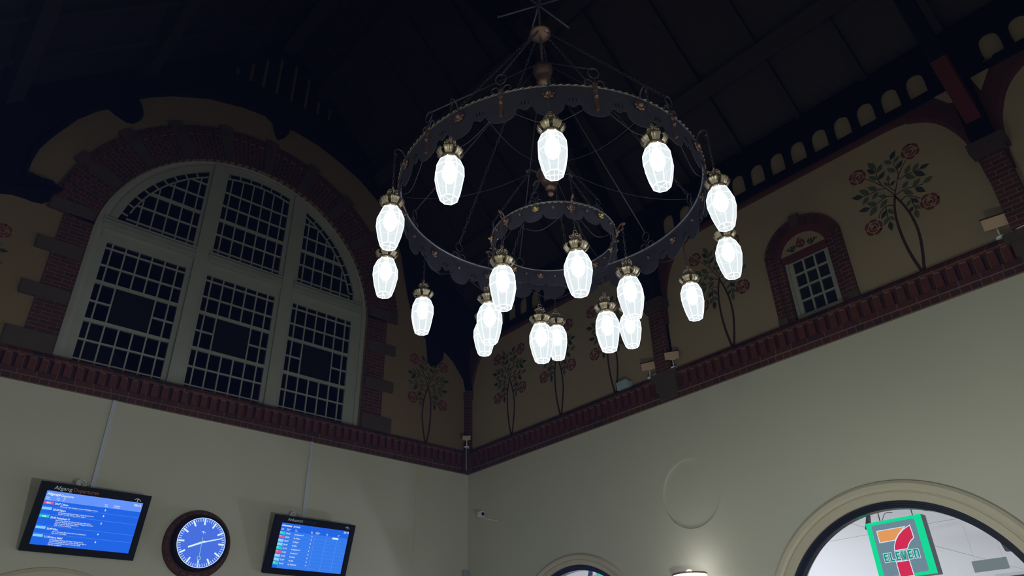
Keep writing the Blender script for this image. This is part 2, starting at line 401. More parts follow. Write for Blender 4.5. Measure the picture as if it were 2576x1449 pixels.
# back wall with the great window opening
kW = 1.0 + 0.15 / 11.7765
def mW(u, v, h): return (-9.2905 + (u + 9.2905) * kW, 0.15 - h, 1.6 + (v - 1.6) * kW)
opening = [(-7.83, 6.28), (-2.63, 6.28), (-2.63, 8.5)] + arc(-5.23, 8.5, 2.6, 0, 180, 56)[1:]
wb = MB().poly([[(-10.8, 0.01), (0.0, 0.01), (0.0, CZ + 0.25), (-10.8, CZ + 0.25)]], -0.4, 0.0, mA)
wall_back = struct(wb.build('wall_back', 'plaster_low'))
ub = MB().poly([[(-10.46, CZ + 0.25), (0.0, CZ + 0.25), (0.0, WT), (-5.23, 14.95), (-10.46, WT)], opening], -0.4, 0.0, mA)
ub.build('upper_wall', 'plaster_gable', wall_back)
struct(MB().poly([[(-15.84, 0.01), (0.0, 0.01), (0.0, WT), (-15.84, WT)]], -0.35, 0.0, mC).build('wall_left', 'plaster_low'))
struct(MB().poly([[(-10.8, 0.01), (0.3, 0.01), (0.3, WT), (-5.23, 14.95), (-10.8, WT)]], -0.35, 0.0, mD).build('wall_front', 'plaster_low'))

# ceiling
ce = MB()
for sgn in (0, 1):
    X = (lambda x: x) if sgn == 0 else (lambda x: -10.46 - x)
    ce.add([(X(0.35), 0.35, WT - 0.35), (X(0.35), -16.1, WT - 0.35), (X(-5.23), -16.1, WT + 5.23), (X(-5.23), 0.35, WT + 5.23),
            (X(0.35), 0.35, WT - 0.15), (X(0.35), -16.1, WT - 0.15), (X(-5.23), -16.1, WT + 5.43), (X(-5.23), 0.35, WT + 5.43)],
           [(0, 1, 2, 3), (4, 7, 6, 5), (0, 4, 5, 1), (1, 5, 6, 2), (2, 6, 7, 3), (3, 7, 4, 0)])
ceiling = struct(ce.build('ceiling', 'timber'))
def slopebox(x0, x1, y0, y1, d0, d1, sgn):
    X = (lambda x: x) if sgn == 0 else (lambda x: -10.46 - x)
    r2 = math.sqrt(0.5)
    vs = []
    for x in (x0, x1):
        for y in (y0, y1):
            for d in (d0, d1): vs.append((X(x - d * r2), y, WT - x - d * r2))
    return vs
FB = [(0, 1, 3, 2), (4, 6, 7, 5), (0, 4, 5, 1), (2, 3, 7, 6), (0, 2, 6, 4), (1, 5, 7, 3)]
for sgn in (0, 1):
    for k in range(1, 15):
        yy = -1.056 * k
        if abs((yy / 5.28) - round(yy / 5.28)) < 0.02: continue
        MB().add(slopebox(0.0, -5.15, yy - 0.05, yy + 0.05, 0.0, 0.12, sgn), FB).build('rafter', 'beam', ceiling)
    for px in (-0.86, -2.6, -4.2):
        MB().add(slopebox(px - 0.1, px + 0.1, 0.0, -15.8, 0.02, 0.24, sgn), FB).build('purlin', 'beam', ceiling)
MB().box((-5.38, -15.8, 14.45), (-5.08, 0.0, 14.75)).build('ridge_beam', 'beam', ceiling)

# ------------------------------------------------------------------ brick cornices
def cornice(name, m, u0, u1, gaps, S, mirror=False):
    root = bpy.data.objects.new(name, None); sc.collection.objects.link(root); struct(root)
    q = MB(); q.box((u0, CZ, -0.02), (u1, CZ + 0.088, 0.035), m); q.build('header_course', 'brick%s_head' % S, root)
    q = MB(); q.box((u0, CZ + 0.088, -0.02), (u1, CZ + 0.17, 0.055), m); q.build('stretcher_course', 'brick%s_str' % S, root)
    q = MB(); q.box((u0, CZ + 0.17, -0.02), (u1, CZ + 0.36, 0.03), m); q.build('recessed_band', 'brick_dark', root)
    q = MB(); u = u0 + 0.04; 
    while u < u1 - 0.1:
        if not any(a < u + 0.045 < b for a, b in gaps): q.box((u, CZ + 0.172, 0.0), (u + 0.092, CZ + 0.358, 0.085), m)
        u += 0.155
    q.build('dentils', 'brick_plain', root)
    q = MB(); u = u0 + 0.04
    while u < u1 - 0.1:
        if not any(a < u + 0.045 < b for a, b in gaps): q.box((u + 0.0925, CZ + 0.172, 0.0), (u + 0.0985, CZ + 0.356, 0.07), m); q.box((u + 0.01, CZ + 0.352, 0.0), (u + 0.085, CZ + 0.358, 0.1), m)
        u += 0.155
    q.build('mortar_joints', 'mortar', root)
    q = MB(); prof = [(u0, -0.02), (u1, -0.02)]
    vs = []
    for u in (u0, u1): vs += [m(u, CZ + 0.36, -0.02), m(u, CZ + 0.36, 0.115), m(u, CZ + 0.385, 0.13), m(u, CZ + 0.448, 0.095), m(u, CZ + 0.465, -0.02)]
    q.add(vs, [(0, 1, 2, 3, 4), (9, 8, 7, 6, 5), (0, 5, 6, 1), (1, 6, 7, 2), (2, 7, 8, 3), (3, 8, 9, 4), (4, 9, 5, 0)])
    q.build('top_course', 'brick%s_top' % S, root)
    return root
cor_a = cornice('trim_1', mA, -10.46, 0.0, [], 'A')
cor_b = cornice('trim_2', mB, -15.8, 0.0, [(-5.5, -5.0), (-10.8, -10.3)], 'B')
cornice('trim_3', mC, -15.8, 0.0, [], 'B')
for yc in (-5.27, -10.57):
    q = MB(); q.box((yc - 0.17, CZ + 0.03, 0.0), (yc + 0.17, CZ + 0.17, 0.08), mB); q.box((yc - 0.20, CZ + 0.17, 0.0), (yc + 0.20, CZ + 0.35, 0.115), mB); q.box((yc - 0.25, CZ + 0.35, 0.0), (yc + 0.25, CZ + 0.468, 0.15), mB)
    q.build('corbel_stone', 'stone', cor_b)
q = MB(); q.box((-0.22, -0.22, CZ + 0.005), (0.0, 0.0, CZ + 0.45)); q.build('corner_block', 'brick_dark', cor_b)

# ------------------------------------------------------------------ great arched window
win = bpy.data.objects.new('window_1', None); sc.collection.objects.link(win); win.location = (-5.23, 0, 6.28); struct(win)
win['label'] = 'great arched window with white mullions and small leaded panes'
CU, CV, RG = -5.25, 8.5, 2.31
def atop(u, r): return CV + math.sqrt(max(0.0, r * r - (u - CU) ** 2))
def arcpane(u0, u1, v0, r, n=14):
    pts = [(u0, v0), (u1, v0)]
    for i in range(n + 1):
        u = u1 + (u0 - u1) * i / n; pts.append((u, max(v0 + 0.02, atop(u, r))))
    return pts
low = [(-7.57, -6.285), (-5.915, -4.635), (-4.275, -3.01)]
upp = [(-7.52, -6.26), (-5.91, -4.64), (-4.255, -3.02)]
outer = [(-7.88, 6.26), (-2.62, 6.26), (-2.62, 8.5)] + arc(CU, 8.5, 2.63, 0, 180, 56)[1:]
holes = [[(a, 6.285), (b, 6.285), (b, 8.435), (a, 8.435)] for a, b in low] + [arcpane(a, b, 8.885, RG) for a, b in upp]
MB().poly([outer] + holes, -0.05, 0.02, mW).build('window_frame', 'white_paint', win)
q = MB(); q.sweep((CU, 8.5), [(2.46, 0.0), (2.46, 0.05), (2.52, 0.07), (2.62, 0.07), (2.62, 0.0)], 0, PI, 56, mW, legs=6.27); 
q.sweep((CU, 8.5), [(2.415, 0.0), (2.415, 0.035), (2.43, 0.035), (2.43, 0.0)], 0, PI, 56, mW); q.build('frame_moulding', 'white_paint', win)
for a, b in ((-6.20, -5.985), (-4.56, -4.35)):
    q = MB(); top = atop((a + b) / 2, 2.45)
    q.box((a, 6.27, 0.0), (b, top, 0.075), mW)
    for vv in (6.45, 7.4, 8.3, 9.2): q.lathe([(0.014, -0.01), (0.014, 0.012), (0.006, 0.018)], 8, (0, 0, 0)) if False else None
    q.build('mullion', 'white_paint', win)
q = MB()
for a, b in ((-7.72, -6.20), (-5.985, -4.56), (-4.35, -2.82)):
    q.box((a, 8.62, 0.0), (b, 8.86, 0.045), mW)
    for vv, hh in ((8.63, 0.07), (8.70, 0.085), (8.77, 0.10), (8.835, 0.09)): q.box((a, vv, 0.0), (b, vv + 0.025, hh), mW)
q.build('transom', 'white_paint', win)
def sash(a, b, arched):
    q = MB(); cols = [a + 0.10 + 0.21 * i for i in range(6)]
    rows = [(8.33, 0.024), (8.005, 0.026), (7.69, 0.055), (7.345, 0.026), (7.01, 0.055), (6.68, 0.026), (6.355, 0.024)] if not arched else [(8.98, 0.024), (9.31, 0.026), (9.635, 0.055), (9.97, 0.026), (10.28, 0.026)]
    RB = 2.20
    for c in cols:
        inpanel = (not arched) and 1 < cols.index(c) < 4
        if arched:
            t = atop(c, RB)
            if t > 8.9: q.box((c - 0.012, 8.885, -0.03), (c + 0.012, t, 0.0), mW)
        elif inpanel:
            q.box((c - 0.012, 6.285, -0.03), (c + 0.012, 7.01, 0.0), mW); q.box((c - 0.012, 7.69, -0.03), (c + 0.012, 8.435, 0.0), mW)
        else: q.box((c - 0.012, 6.285, -0.03), (c + 0.012, 8.435, 0.0), mW)
    for v, wd in rows:
        u0, u1 = a, b
        if arched:
            d = RB * RB - (v - CV) ** 2
            if d <= 0: continue
            d = math.sqrt(d); u0 = max(a, CU - d); u1 = min(b, CU + d)
            if u1 <= u0: continue
        hh = 0.014 if wd > 0.05 else 0.004
        if not arched and abs(v - 7.345) < 0.01:
            q.box((u0, v - wd / 2, -0.03), (cols[1], v + wd / 2, hh), mW); q.box((cols[4], v - wd / 2, -0.03), (u1, v + wd / 2, hh), mW)
        else: q.box((u0, v - wd / 2, -0.03), (u1, v + wd / 2, hh), mW)
    if arched:
        pts = []
        for i in range(25):
            u = a + (b - a) * i / 24
            if atop(u, RB) > 8.9: pts.append((u, atop(u, RB)))
        ribbon(q, pts, 0.024, 0.024, -0.03, 0.0, mW)
        for i in range(40):
            ang = math.radians(9 + 5.4 * i); u0, v0 = CU + RB * math.cos(ang), CV + RB * math.sin(ang); u1, v1 = CU + RG * math.cos(ang), CV + RG * math.sin(ang)
            if ang < PI and a + 0.02 < u0 < b - 0.02 and v0 > 8.9: ribbon(q, [(u0, v0), (u1, v1)], 0.022, 0.022, -0.03, -0.002, mW)
    bars = q.build('glazing_bars', 'white_paint', win)
    g = MB().poly([arcpane(a, b, 8.885, RG)] if arched else [[(a, 6.285), (b, 6.285), (b, 8.435), (a, 8.435)]], -0.028, -0.022, mW)
    g.build('window_panes', 'night_glass', win)
    if not arched:
        MB().box((cols[1] + 0.012, 7.04, -0.02), (cols[4] - 0.012, 7.66, -0.010), mW).build('stained_glass_panel', 'stained', win)
for a, b in low: sash(a, b, False)
for a, b in upp: sash(a, b, True)
# brick surround
q = MB()
inner = [(-7.83, 6.285), (-7.83, 8.5)] + list(reversed(arc(-5.23, 8.5, 2.6, 0, 180, 56)))[1:-1] + [(-2.63, 8.5), (-2.63, 6.285)]
q.poly([[(-8.27, 6.285), (-8.27, 8.7), (-7.83, 8.7), (-7.83, 6.285)]], 0.0, 0.03, mA); q.poly([[(-2.19, 6.285), (-2.19, 8.7), (-2.63, 8.7), (-2.63, 6.285)]], 0.0, 0.03, mA)
sur = q.build('brick_jambs', 'brickA', win)
q = MB(); q.sweep((-5.23, 8.5), [(2.60, -0.14), (2.60, 0.03), (3.12, 0.03), (3.12, 0.05), (3.30, 0.05), (3.30, 0.0), (2.62, -0.14)], math.radians(3.5), math.radians(176.5), 60, mA)
q.build('brick_arch', 'brick_arcA', win)
q = MB()   # the row of proud headers around the arch
for i in range(104):
    a = math.radians(5 + 170 * i / 104); 
    if i % 2: continue
    c1, s1 = math.cos(a), math.sin(a); t = (-s1, c1)
    P = [(-5.23 + r * c1 + t[0] * w2, 8.5 + r * s1 + t[1] * w2) for r, w2 in ((3.13, -0.035), (3.24, -0.035), (3.24, 0.035), (3.13, 0.035))]
    q.poly([P], 0.045, 0.08, mA)
q.build('brick_dentils', 'brick_plain', win)
for i in range(8):     # voussoir stones
    ac = 156.6 - 16.8 * i
    P = arc(-5.23, 8.5, 3.38, ac - 2.2, ac + 2.2, 4) + list(reversed(arc(-5.23, 8.5, 2.62, ac - 1.9, ac + 1.9, 4)))
    MB().poly([P], 0.0, 0.065, mA).build('voussoir_stone', 'stone', win)
for sx in (-1, 1):
    for v0, v1 in ((6.285, 6.60), (7.15, 7.36), (7.95, 8.16), (8.70, 8.91)):
        a, b = sorted((-5.23 + sx * 2.62, -5.23 + sx * 3.27))
        MB().box((a, v0, 0.0), (b, v1, 0.06), mA).build('quoin_stone', 'stone', win)

# dark timber arch and gable boarding on the back wall (follows the line of the painted plaster)
silh = [(-10.38, 6.40), (-10.36, 7.63), (-10.25, 8.05), (-10.0, 8.38), (-9.6, 8.60), (-9.13, 8.66), (-9.01, 8.70), (-8.84, 8.71), (-8.73, 8.70), (-8.60, 8.72), (-8.53, 8.80), (-8.51, 8.91), (-8.55, 9.01), (-8.61, 9.05), (-8.74, 9.03), (-8.87, 9.05), (-8.96, 9.09), (-8.92, 9.62), (-8.75, 10.07), (-8.53, 10.55), (-8.30, 10.87), (-8.16, 11.01), (-8.03, 10.95), (-7.83, 10.89), (-7.72, 10.92), (-7.66, 11.01), (-7.70, 11.19), (-7.83, 11.44), (-7.57, 11.67), (-7.23, 11.92), (-6.60, 12.25), (-5.92, 12.44), (-5.45, 12.49), (-5.28, 12.40), (-5.19, 12.17), (-5.14, 12.06), (-5.06, 12.04), (-4.99, 12.17), (-4.96, 12.42), (-4.78, 12.46), (-4.17, 12.37), (-3.64, 12.19), (-3.13, 11.97), (-2.63, 11.62), (-2.20, 11.10), (-1.93, 10.46), (-1.71, 9.50), (-1.52, 8.90), (-1.30, 8.67), (-1.19, 8.60), (-1.15, 8.36), (-1.12, 8.09), (-1.03, 8.00), (-0.91, 8.05), (-0.79, 8.20), (-0.78, 8.34), (-0.81, 8.44), (-0.74, 8.46), (-0.60, 8.39), (-0.43, 8.26), (-0.15, 7.92), (-0.08, 7.63), (-0.06, 6.40)]
slots = []
for i, (xs, z0, z1) in enumerate([(-6.18, 13.1, 13.42), (-5.90, 13.1, 13.75), (-5.62, 13.1, 14.05), (-5.32, 13.1, 14.3), (-4.98, 13.1, 14.3), (-4.65, 13.1, 14.12), (-4.35, 13.1, 13.85), (-4.07, 13.1, 13.55), (-3.79, 13.08, 13.26)]):
    slots.append([(xs - 0.05, z0), (xs + 0.05, z0), (xs + 0.05, z1 - 0.05), (xs, z1), (xs - 0.05, z1 - 0.05)])
q = MB().poly([[(-10.455, 6.30), (-10.455, WT), (-5.23, 14.8), (-0.005, WT), (-0.005, 6.30), (-0.06, 6.30)] + list(reversed(silh)) + [(-10.38, 6.30)]] + slots, 0.001, 0.12, mA)
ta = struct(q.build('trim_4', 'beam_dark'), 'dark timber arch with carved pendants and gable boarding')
sl2 = [(u, v) for u, v in silh if v > 6.5]
q = MB(); ribbon(q, smooth_path([p for p in sl2 if 8.9 < p[1] or abs(p[0] + 5.23) > 4.5][::1], 2), 0.06, 0.06, 0.12, 0.20, mA)
q.build('arch_bead', 'beam_dark', ta)
q = MB()   # corner brick pier strip
q.box((-0.09, 6.30, 0.0), (0.0, 7.75, 0.14), mA); q.box((-0.14, 7.45, 0.0), (0.0, 7.62, 0.17), mA); q.build('corner_pier', 'brickA', ta)

# ------------------------------------------------------------------ right wall upper storey: arched panels, piers, arcade, brackets
def panel(y0, y1):      # outline of a plaster panel with rounded top corners, y0 > y1
    def cor(yc, s): return [(yc, 7.15), (yc - s * 0.03, 7.58), (yc - s * 0.12, 7.98), (yc - s * 0.32, 8.33), (yc - s * 0.62, 8.52), (yc - s * 1.0, 8.585)]
    return [(y0, 6.305)] + cor(y0, 1) + list(reversed(cor(y1, -1))) + [(y1, 6.305)]
pans = [panel(-0.10, -5.14), panel(-5.41, -10.44), panel(-10.70, -15.75)]
q = MB().poly([[(-0.005, 6.30), (-0.005, 8.72), (-15.8, 8.72), (-15.8, 6.30)]] + [list(reversed([(a, b) for a, b in p])) for p in [[(u, v + (0.004 if v < 6.31 else 0)) for u, v in pp] for pp in pans]], 0.001, 0.06, mB)
fz = struct(q.build('trim_5', 'brick_dark'), 'brick frieze around the arched plaster panels')
for p in pans:
    q = MB(); ribbon(q, smooth_path(p[1:-1], 3), 0.05, 0.05, 0.0, 0.066, mB); q.build('panel_edge', 'red_edge', fz)
for yc in (-5.275, -10.57):
    q = MB(); q.box((yc - 0.135, 6.30, 0.0), (yc + 0.135, 7.42, 0.15), mB); q.build('brick_pier', 'brickB', fz)
    q = MB(); q.box((yc - 0.17, 7.40, 0.0), (yc + 0.17, 7.47, 0.19), mB); q.box((yc - 0.21, 7.47, 0.0), (yc + 0.21, 7.60, 0.24), mB); q.build('pier_capital', 'capital', fz)
q = MB(); q.box((-0.11, 6.30, 0.0), (0.0, 7.45, 0.12), mB); q.build('brick_pier', 'brickB', fz)
for j_, tri in enumerate(([(-10.22, 8.66), (-10.46, 8.74), (-10.46, 8.40), (-10.36, 8.45)], [(-10.68, 8.72), (-11.02, 8.80), (-10.74, 8.38)])):
    q = MB().poly([tri], 0.061, 0.075, mB); q.build('plaster_spandrel', 'plaster_up', fz)
# timber arcade band with arched openings
def slot_arch(c): 
    return [(c - 0.12, 8.80), (c + 0.12, 8.80), (c + 0.125, 8.95), (c + 0.12, 9.06)] + [(c + 0.115 * math.cos(t) , 9.08 + 0.11 * math.sin(t)) for t in [PI * i / 8 for i in range(9)]] + [(c - 0.12, 9.06), (c - 0.125, 8.95)]
hs = []
for b in range(3):
    for k in range(13):
        c = -5.28 * b - 0.48 - 0.36 * k
        if c > -15.6: hs.append(list(reversed(slot_arch(c))))
q = MB().poly([[(-0.005, 8.72), (-0.005, WT + 0.0), (-15.8, WT + 0.0), (-15.8, 8.72)]] + hs, 0.02, 0.07, mB)
ar = struct(q.build('trim_6', 'beam_dark'), 'dark timber arcade of small arched openings under the roof')
MB().box((-15.8, 8.64, 0.0), (-0.005, 8.73, 0.12), mB).build('arcade_sill', 'beam_dark', ar)
MB().box((-15.8, 9.32, 0.0), (-0.005, 9.42, 0.22), mB).build('wall_plate', 'beam_dark', ar)
# roof trusses with red painted braces
def truss(yc, n, red):
    root = bpy.data.objects.new('trim_%d' % n, None); sc.collection.objects.link(root); root.location = (0, yc, 0); struct(root, 'roof truss with red painted braces')
    for sgn in (0, 1):
        mt = (lambda u, v, h: (-u, yc + h, v)) if sgn == 0 else (lambda u, v, h: (-10.46 + u, yc + h, v))
        q = MB(); q.poly([[(0.02, 7.62), (0.26, 7.62), (0.24, 7.95), (0.20, 8.3), (0.20, 9.6), (0.02, 9.6)]], -0.13, 0.13, mt); q.build('wall_post', 'beam_dark', root)
        # curved brace: arc from the post up to the collar
        P = [(0.10, 7.95), (0.42, 8.25), (0.85, 8.75), (1.35, 9.45), (1.75, 10.25)]
        S = smooth_path(P, 5)
        for i0, i1, nm, mt_ in ((0, 9, 'painted_brace', 'beam_red' if red else 'beam_dark'), (9, 16, 'dark_brace', 'beam_dark'), (16, 19, 'painted_brace_end', 'beam_red' if red else 'beam_dark')):
            q = MB(); ribbon(q, S[i0:i1 + 1], 0.28, 0.27, -0.09, 0.09, mt); q.build(nm, mt_, root)
        q = MB(); ribbon(q, [(0.0, 9.52), (1.0, 10.5), (3.0, 12.5), (5.2, 14.7)], 0.34, 0.34, -0.11, 0.11, mt); q.build('principal_rafter', 'beam', root)
        P = smooth_path([(1.75, 10.2), (2.3, 10.95), (3.2, 11.75), (4.2, 12.25), (5.23, 12.42)], 6); q = MB(); ribbon(q, P, 0.24, 0.24, -0.10, 0.10, mt); q.build('arched_rib', 'beam_dark', root)
    q = MB(); q.box((-8.0, yc - 0.1, 12.35), (-2.46, yc + 0.1, 12.60)); q.build('collar_beam', 'beam_dark', root)
truss(-5.28, 7, False); truss(-10.56, 8, True)  # far truss braces coloured dark in place of shade

# ------------------------------------------------------------------ small window in the right wall
kS = 1.0 + 0.12 / 9.2905
def mS(u, v, h): return (0.12 - h, -11.7765 + (u + 11.7765) * kS, 1.6 + (v - 1.6) * kS)
w2 = bpy.data.objects.new('window_2', None); sc.collection.objects.link(w2); w2.location = (0, -7.94, 6.3); struct(w2, 'small white twelve pane window in a brick arch')
def roundtop(c, hw, spring, apex, n=20):
    s = apex - spring; Rr = (hw * hw + s * s) / (2 * s); cz = apex - Rr; a = math.degrees(math.acos(hw / Rr)) if Rr > hw else 0
    a = math.degrees(math.atan2(spring - cz, hw))
    return arc(c, cz, Rr, a, 180 - a, n)
c = -7.94
o1 = [(c - 0.60, 6.30), (c + 0.60, 6.30)] + roundtop(c, 0.60, 7.50, 7.93)
i1 = [(c - 0.47, 6.29), (c + 0.47, 6.29)] + roundtop(c, 0.47, 7.42, 7.76)
i2 = [(c - 0.36, 6.28), (c + 0.36, 6.28)] + roundtop(c, 0.36, 7.36, 7.66)
def ringpoly(q, o, i, h0, h1, m):    # open-bottomed surround
    lp = o[1:] + [o[0]] + [i[0]] + list(reversed(i[1:])); lp[-1] = (i[1][0], o[0][1]); lp[len(o)] = (i[0][0], o[0][1])
    q.poly([lp], h0, h1, m)
o1s = [p for p in o1 if True]
q = MB(); q.box((c - 0.60, 6.30, 0.0), (c - 0.47, 7.46, 0.035), mB); q.box((c + 0.47, 6.30, 0.0), (c + 0.60, 7.46, 0.035), mB); q.build('brick_jambs', 'brickB', w2)
q = MB(); q.box((c - 0.475, 6.30, -0.11), (c - 0.355, 7.38, 0.012), mB); q.box((c + 0.355, 6.30, -0.11), (c + 0.475, 7.38, 0.012), mB)
q.build('brick_inner_jambs', 'brickB', w2)
q = MB(); q.poly([roundtop(c, 0.60, 7.46, 7.93) + list(reversed(roundtop(c, 0.47, 7.40, 7.77)))], 0.0, 0.04, mB); q.build('brick_arch', 'brick_arcB', w2)
q = MB(); q.poly([roundtop(c, 0.475, 7.38, 7.77) + list(reversed(roundtop(c, 0.355, 7.36, 7.655)))], -0.02, 0.015, mB); q.build('brick_inner_arch', 'brick_plain', w2)
q = MB(); q.poly([[(c - 0.07, 7.78), (c + 0.07, 7.78), (c + 0.075, 7.975), (c - 0.075, 7.975)]], 0.0, 0.06, mB); q.build('keystone', 'stone', w2)
for s in (-1, 1): MB().box((c + s * 0.53 - 0.075, 6.30, 0.0), (c + s * 0.53 + 0.075, 6.43, 0.045), mB).build('base_stone', 'stone', w2)
q = MB(); q.poly([[(c - 0.36, 7.37), (c + 0.36, 7.37)] + roundtop(c, 0.36, 7.38, 7.655)], 0.0, 0.006, mB); tymp = q.build('tympanum', 'plaster_up', w2)
q = MB(); q.box((c - 0.365, 7.30, -0.12), (c + 0.365, 7.375, 0.012), mB); q.build('lintel', 'brick_plain', w2)
q = MB()
heart = [(c + 0.03, 7.60), (c - 0.02, 7.56), (c - 0.065, 7.51), (c - 0.055, 7.45), (c - 0.01, 7.415), (c + 0.055, 7.435), (c + 0.095, 7.48), (c + 0.065, 7.53)]
hh = [circ(c + 0.005, 7.55, 0.014, 8), circ(c + 0.04, 7.49, 0.015, 8), circ(c - 0.02, 7.48, 0.015, 8)]
q.poly([list(heart)] + [list(reversed(x)) for x in hh], 0.006, 0.009, mB); q.build('painted_heart', 'mural_rose', w2)
def leaf(q, p, t, h0, h1, m, wd=0.30):
    d = Vector((t[0] - p[0], t[1] - p[1])); L = d.length; d.normalize(); n = Vector((-d.y, d.x)); prof = ((0, 0), (0.18, 0.62), (0.42, 1.0), (0.68, 0.72), (0.88, 0.28), (1.0, 0))
    pts = [(p[0] + d.x * L * a + n.x * L * wd * b * 0.5, p[1] + d.y * L * a + n.y * L * wd * b * 0.5) for a, b in prof] + [(p[0] + d.x * L * a - n.x * L * wd * b * 0.5, p[1] + d.y * L * a - n.y * L * wd * b * 0.5) for a, b in reversed(prof[1:-1])]
    q.poly([pts], h0, h1, m)
q = MB()
for s in (-1, 1):
    for k, (a, b, a2, b2) in enumerate(((0.10, 7.43, 0.13, 7.51), (0.11, 7.42, 0.19, 7.42), (0.14, 7.44, 0.17, 7.51), (0.15, 7.44, 0.22, 7.45), (0.19, 7.46, 0.21, 7.50), (0.20, 7.46, 0.26, 7.47))): leaf(q, (c + s * a, b), (c + s * a2, b2), 0.006, 0.009, mB, 0.42)
q.build('painted_sprigs', 'mural_leaf_dark', w2)
ly0, ly1 = -8.345, -7.635; lz0, lz1 = 6.31, 7.32
gw = 0.095; pw = (ly1 - ly0 - 2 * gw); ph = (lz1 - lz0 - 0.15)
hls = []
for i in range(3):
    for j in range(4):
        a = ly0 + gw + pw / 3 * i + 0.013; b = ly0 + gw + pw / 3 * (i + 1) - 0.013; z0 = lz0 + 0.06 + ph / 4 * j + 0.012; z1 = lz0 + 0.06 + ph / 4 * (j + 1) - 0.012
        hls.append([(a, z0), (a, z1), (b, z1), (b, z0)])
MB().poly([[(ly0, lz0), (ly1, lz0), (ly1, lz1), (ly0, lz1)]] + hls, -0.02, 0.02, mS).build('window_sash', 'white_paint', w2)
q = MB(); q.poly([[(ly0 - 0.01, lz0), (ly1 + 0.01, lz0), (ly1 + 0.01, lz1 + 0.01), (ly0 - 0.01, lz1 + 0.01)], [(ly0 + 0.045, lz0 + 0.03), (ly0 + 0.045, lz1 - 0.045), (ly1 - 0.045, lz1 - 0.045), (ly1 - 0.045, lz0 + 0.03)]], 0.0, 0.045, mS); q.build('window_frame', 'white_paint', w2)
MB().box((ly0 + 0.03, lz0 + 0.03, -0.015), (ly1 - 0.03, lz1 - 0.03, -0.008), mS).build('window_panes', 'attic_glass', w2)
MB().box((0.34, -8.5, 6.1), (1.6, -7.4, 7.7)).build('dark_attic_space', 'beam_dark', w2) if False else None

# ------------------------------------------------------------------ painted rose trees
LV = [(0.088, 1.791, 0.187, 1.904, 1), (0.115, 1.725, 0.213, 1.788, 0), (0.094, 1.729, -0.001, 1.829, 0), (0.121, 1.604, 0.229, 1.7, 1), (0.103, 1.577, 0.005, 1.688, 0), (-0.125, 1.77, -0.205, 1.925, 0), (-0.124, 1.7, -0.021, 1.803, 0), (-0.149, 1.706, -0.241, 1.824, 1), (-0.135, 1.58, -0.024, 1.667, 1), (-0.155, 1.592, -0.242, 1.705, 0), (-0.03, 1.477, -0.002, 1.585, 0), (-0.043, 1.413, -0.085, 1.507, 0), (-0.023, 1.406, 0.063, 1.455, 1), (0.199, 1.469, 0.304, 1.584, 0), (0.298, 1.454, 0.406, 1.547, 0), (0.383, 1.448, 0.515, 1.457, 1), (0.308, 1.439, 0.426, 1.312, 1), (0.186, 1.449, 0.306, 1.346, 0), (0.106, 1.281, 0.21, 1.358, 0), (0.234, 1.241, 0.357, 1.314, 0), (0.364, 1.217, 0.504, 1.26, 0), (0.254, 1.21, 0.355, 1.08, 1), (0.11, 1.241, 0.212, 1.128, 0), (-0.197, 1.444, -0.309, 1.55, 0), (-0.313, 1.436, -0.424, 1.57, 0), (-0.399, 1.439, -0.552, 1.499, 1), (-0.327, 1.397, -0.444, 1.321, 0), (-0.192, 1.403, -0.302, 1.33, 0), (-0.106, 1.276, -0.214, 1.343, 0), (-0.263, 1.235, -0.385, 1.315, 0), (-0.362, 1.217, -0.515, 1.247, 1), (-0.263, 1.207, -0.396, 1.095, 0), (-0.117, 1.235, -0.235, 1.144, 0), (0.151, 1.06, 0.08, 0.992, 0), (0.175, 1.077, 0.235, 0.966, 1), (0.168, 0.969, 0.232, 0.874, 0), (0.151, 0.96, 0.084, 0.881, 1), (0.168, 0.897, 0.164, 0.756, 0), (-0.178, 1.075, -0.267, 0.977, 1), (-0.153, 1.083, -0.092, 0.971, 0), (-0.188, 0.961, -0.265, 0.866, 0), (-0.164, 0.966, -0.107, 0.88, 0), (-0.178, 0.891, -0.191, 0.745, 1)]
TW = [[(-0.007, 1.236), (0.066, 1.399), (0.118, 1.5), (0.267, 1.675)], [(0.104, 1.452), (0.127, 1.572), (0.106, 1.72)], [(0.106, 1.432), (0.194, 1.453), (0.31, 1.447), (0.424, 1.44)], [(-0.007, 1.236), (-0.121, 1.465), (-0.299, 1.701)], [(-0.121, 1.465), (-0.143, 1.605), (-0.128, 1.772)], [(0.014, 1.298), (-0.036, 1.385), (-0.026, 1.474)], [(-0.004, 1.234), (0.135, 1.254), (0.246, 1.23), (0.368, 1.206)], [(-0.1, 1.401), (-0.177, 1.432), (-0.302, 1.43), (-0.41, 1.445)], [(-0.015, 1.222), (-0.114, 1.271), (-0.247, 1.236), (-0.369, 1.221)], [(0.034, 1.11), (0.118, 1.144), (0.205, 1.093), (0.269, 1.019)], [(-0.054, 1.087), (-0.138, 1.135), (-0.242, 1.092), (-0.298, 1.003)], [(0.163, 1.099), (0.166, 0.988), (0.175, 0.874)], [(-0.165, 1.123), (-0.181, 0.985), (-0.176, 0.872)]]
ST = [[(-0.007, 1.236), (-0.061, 1.064), (-0.09, 0.861), (-0.093, 0.578), (-0.064, 0.287), (-0.008, 0.009)], [(-0.011, 1.22), (0.048, 1.056), (0.097, 0.829), (0.112, 0.592), (0.083, 0.332), (0.014, -0.001)]]
RO = [(0.355, 1.772), (-0.391, 1.778), (0.359, 0.921), (-0.394, 0.909)]
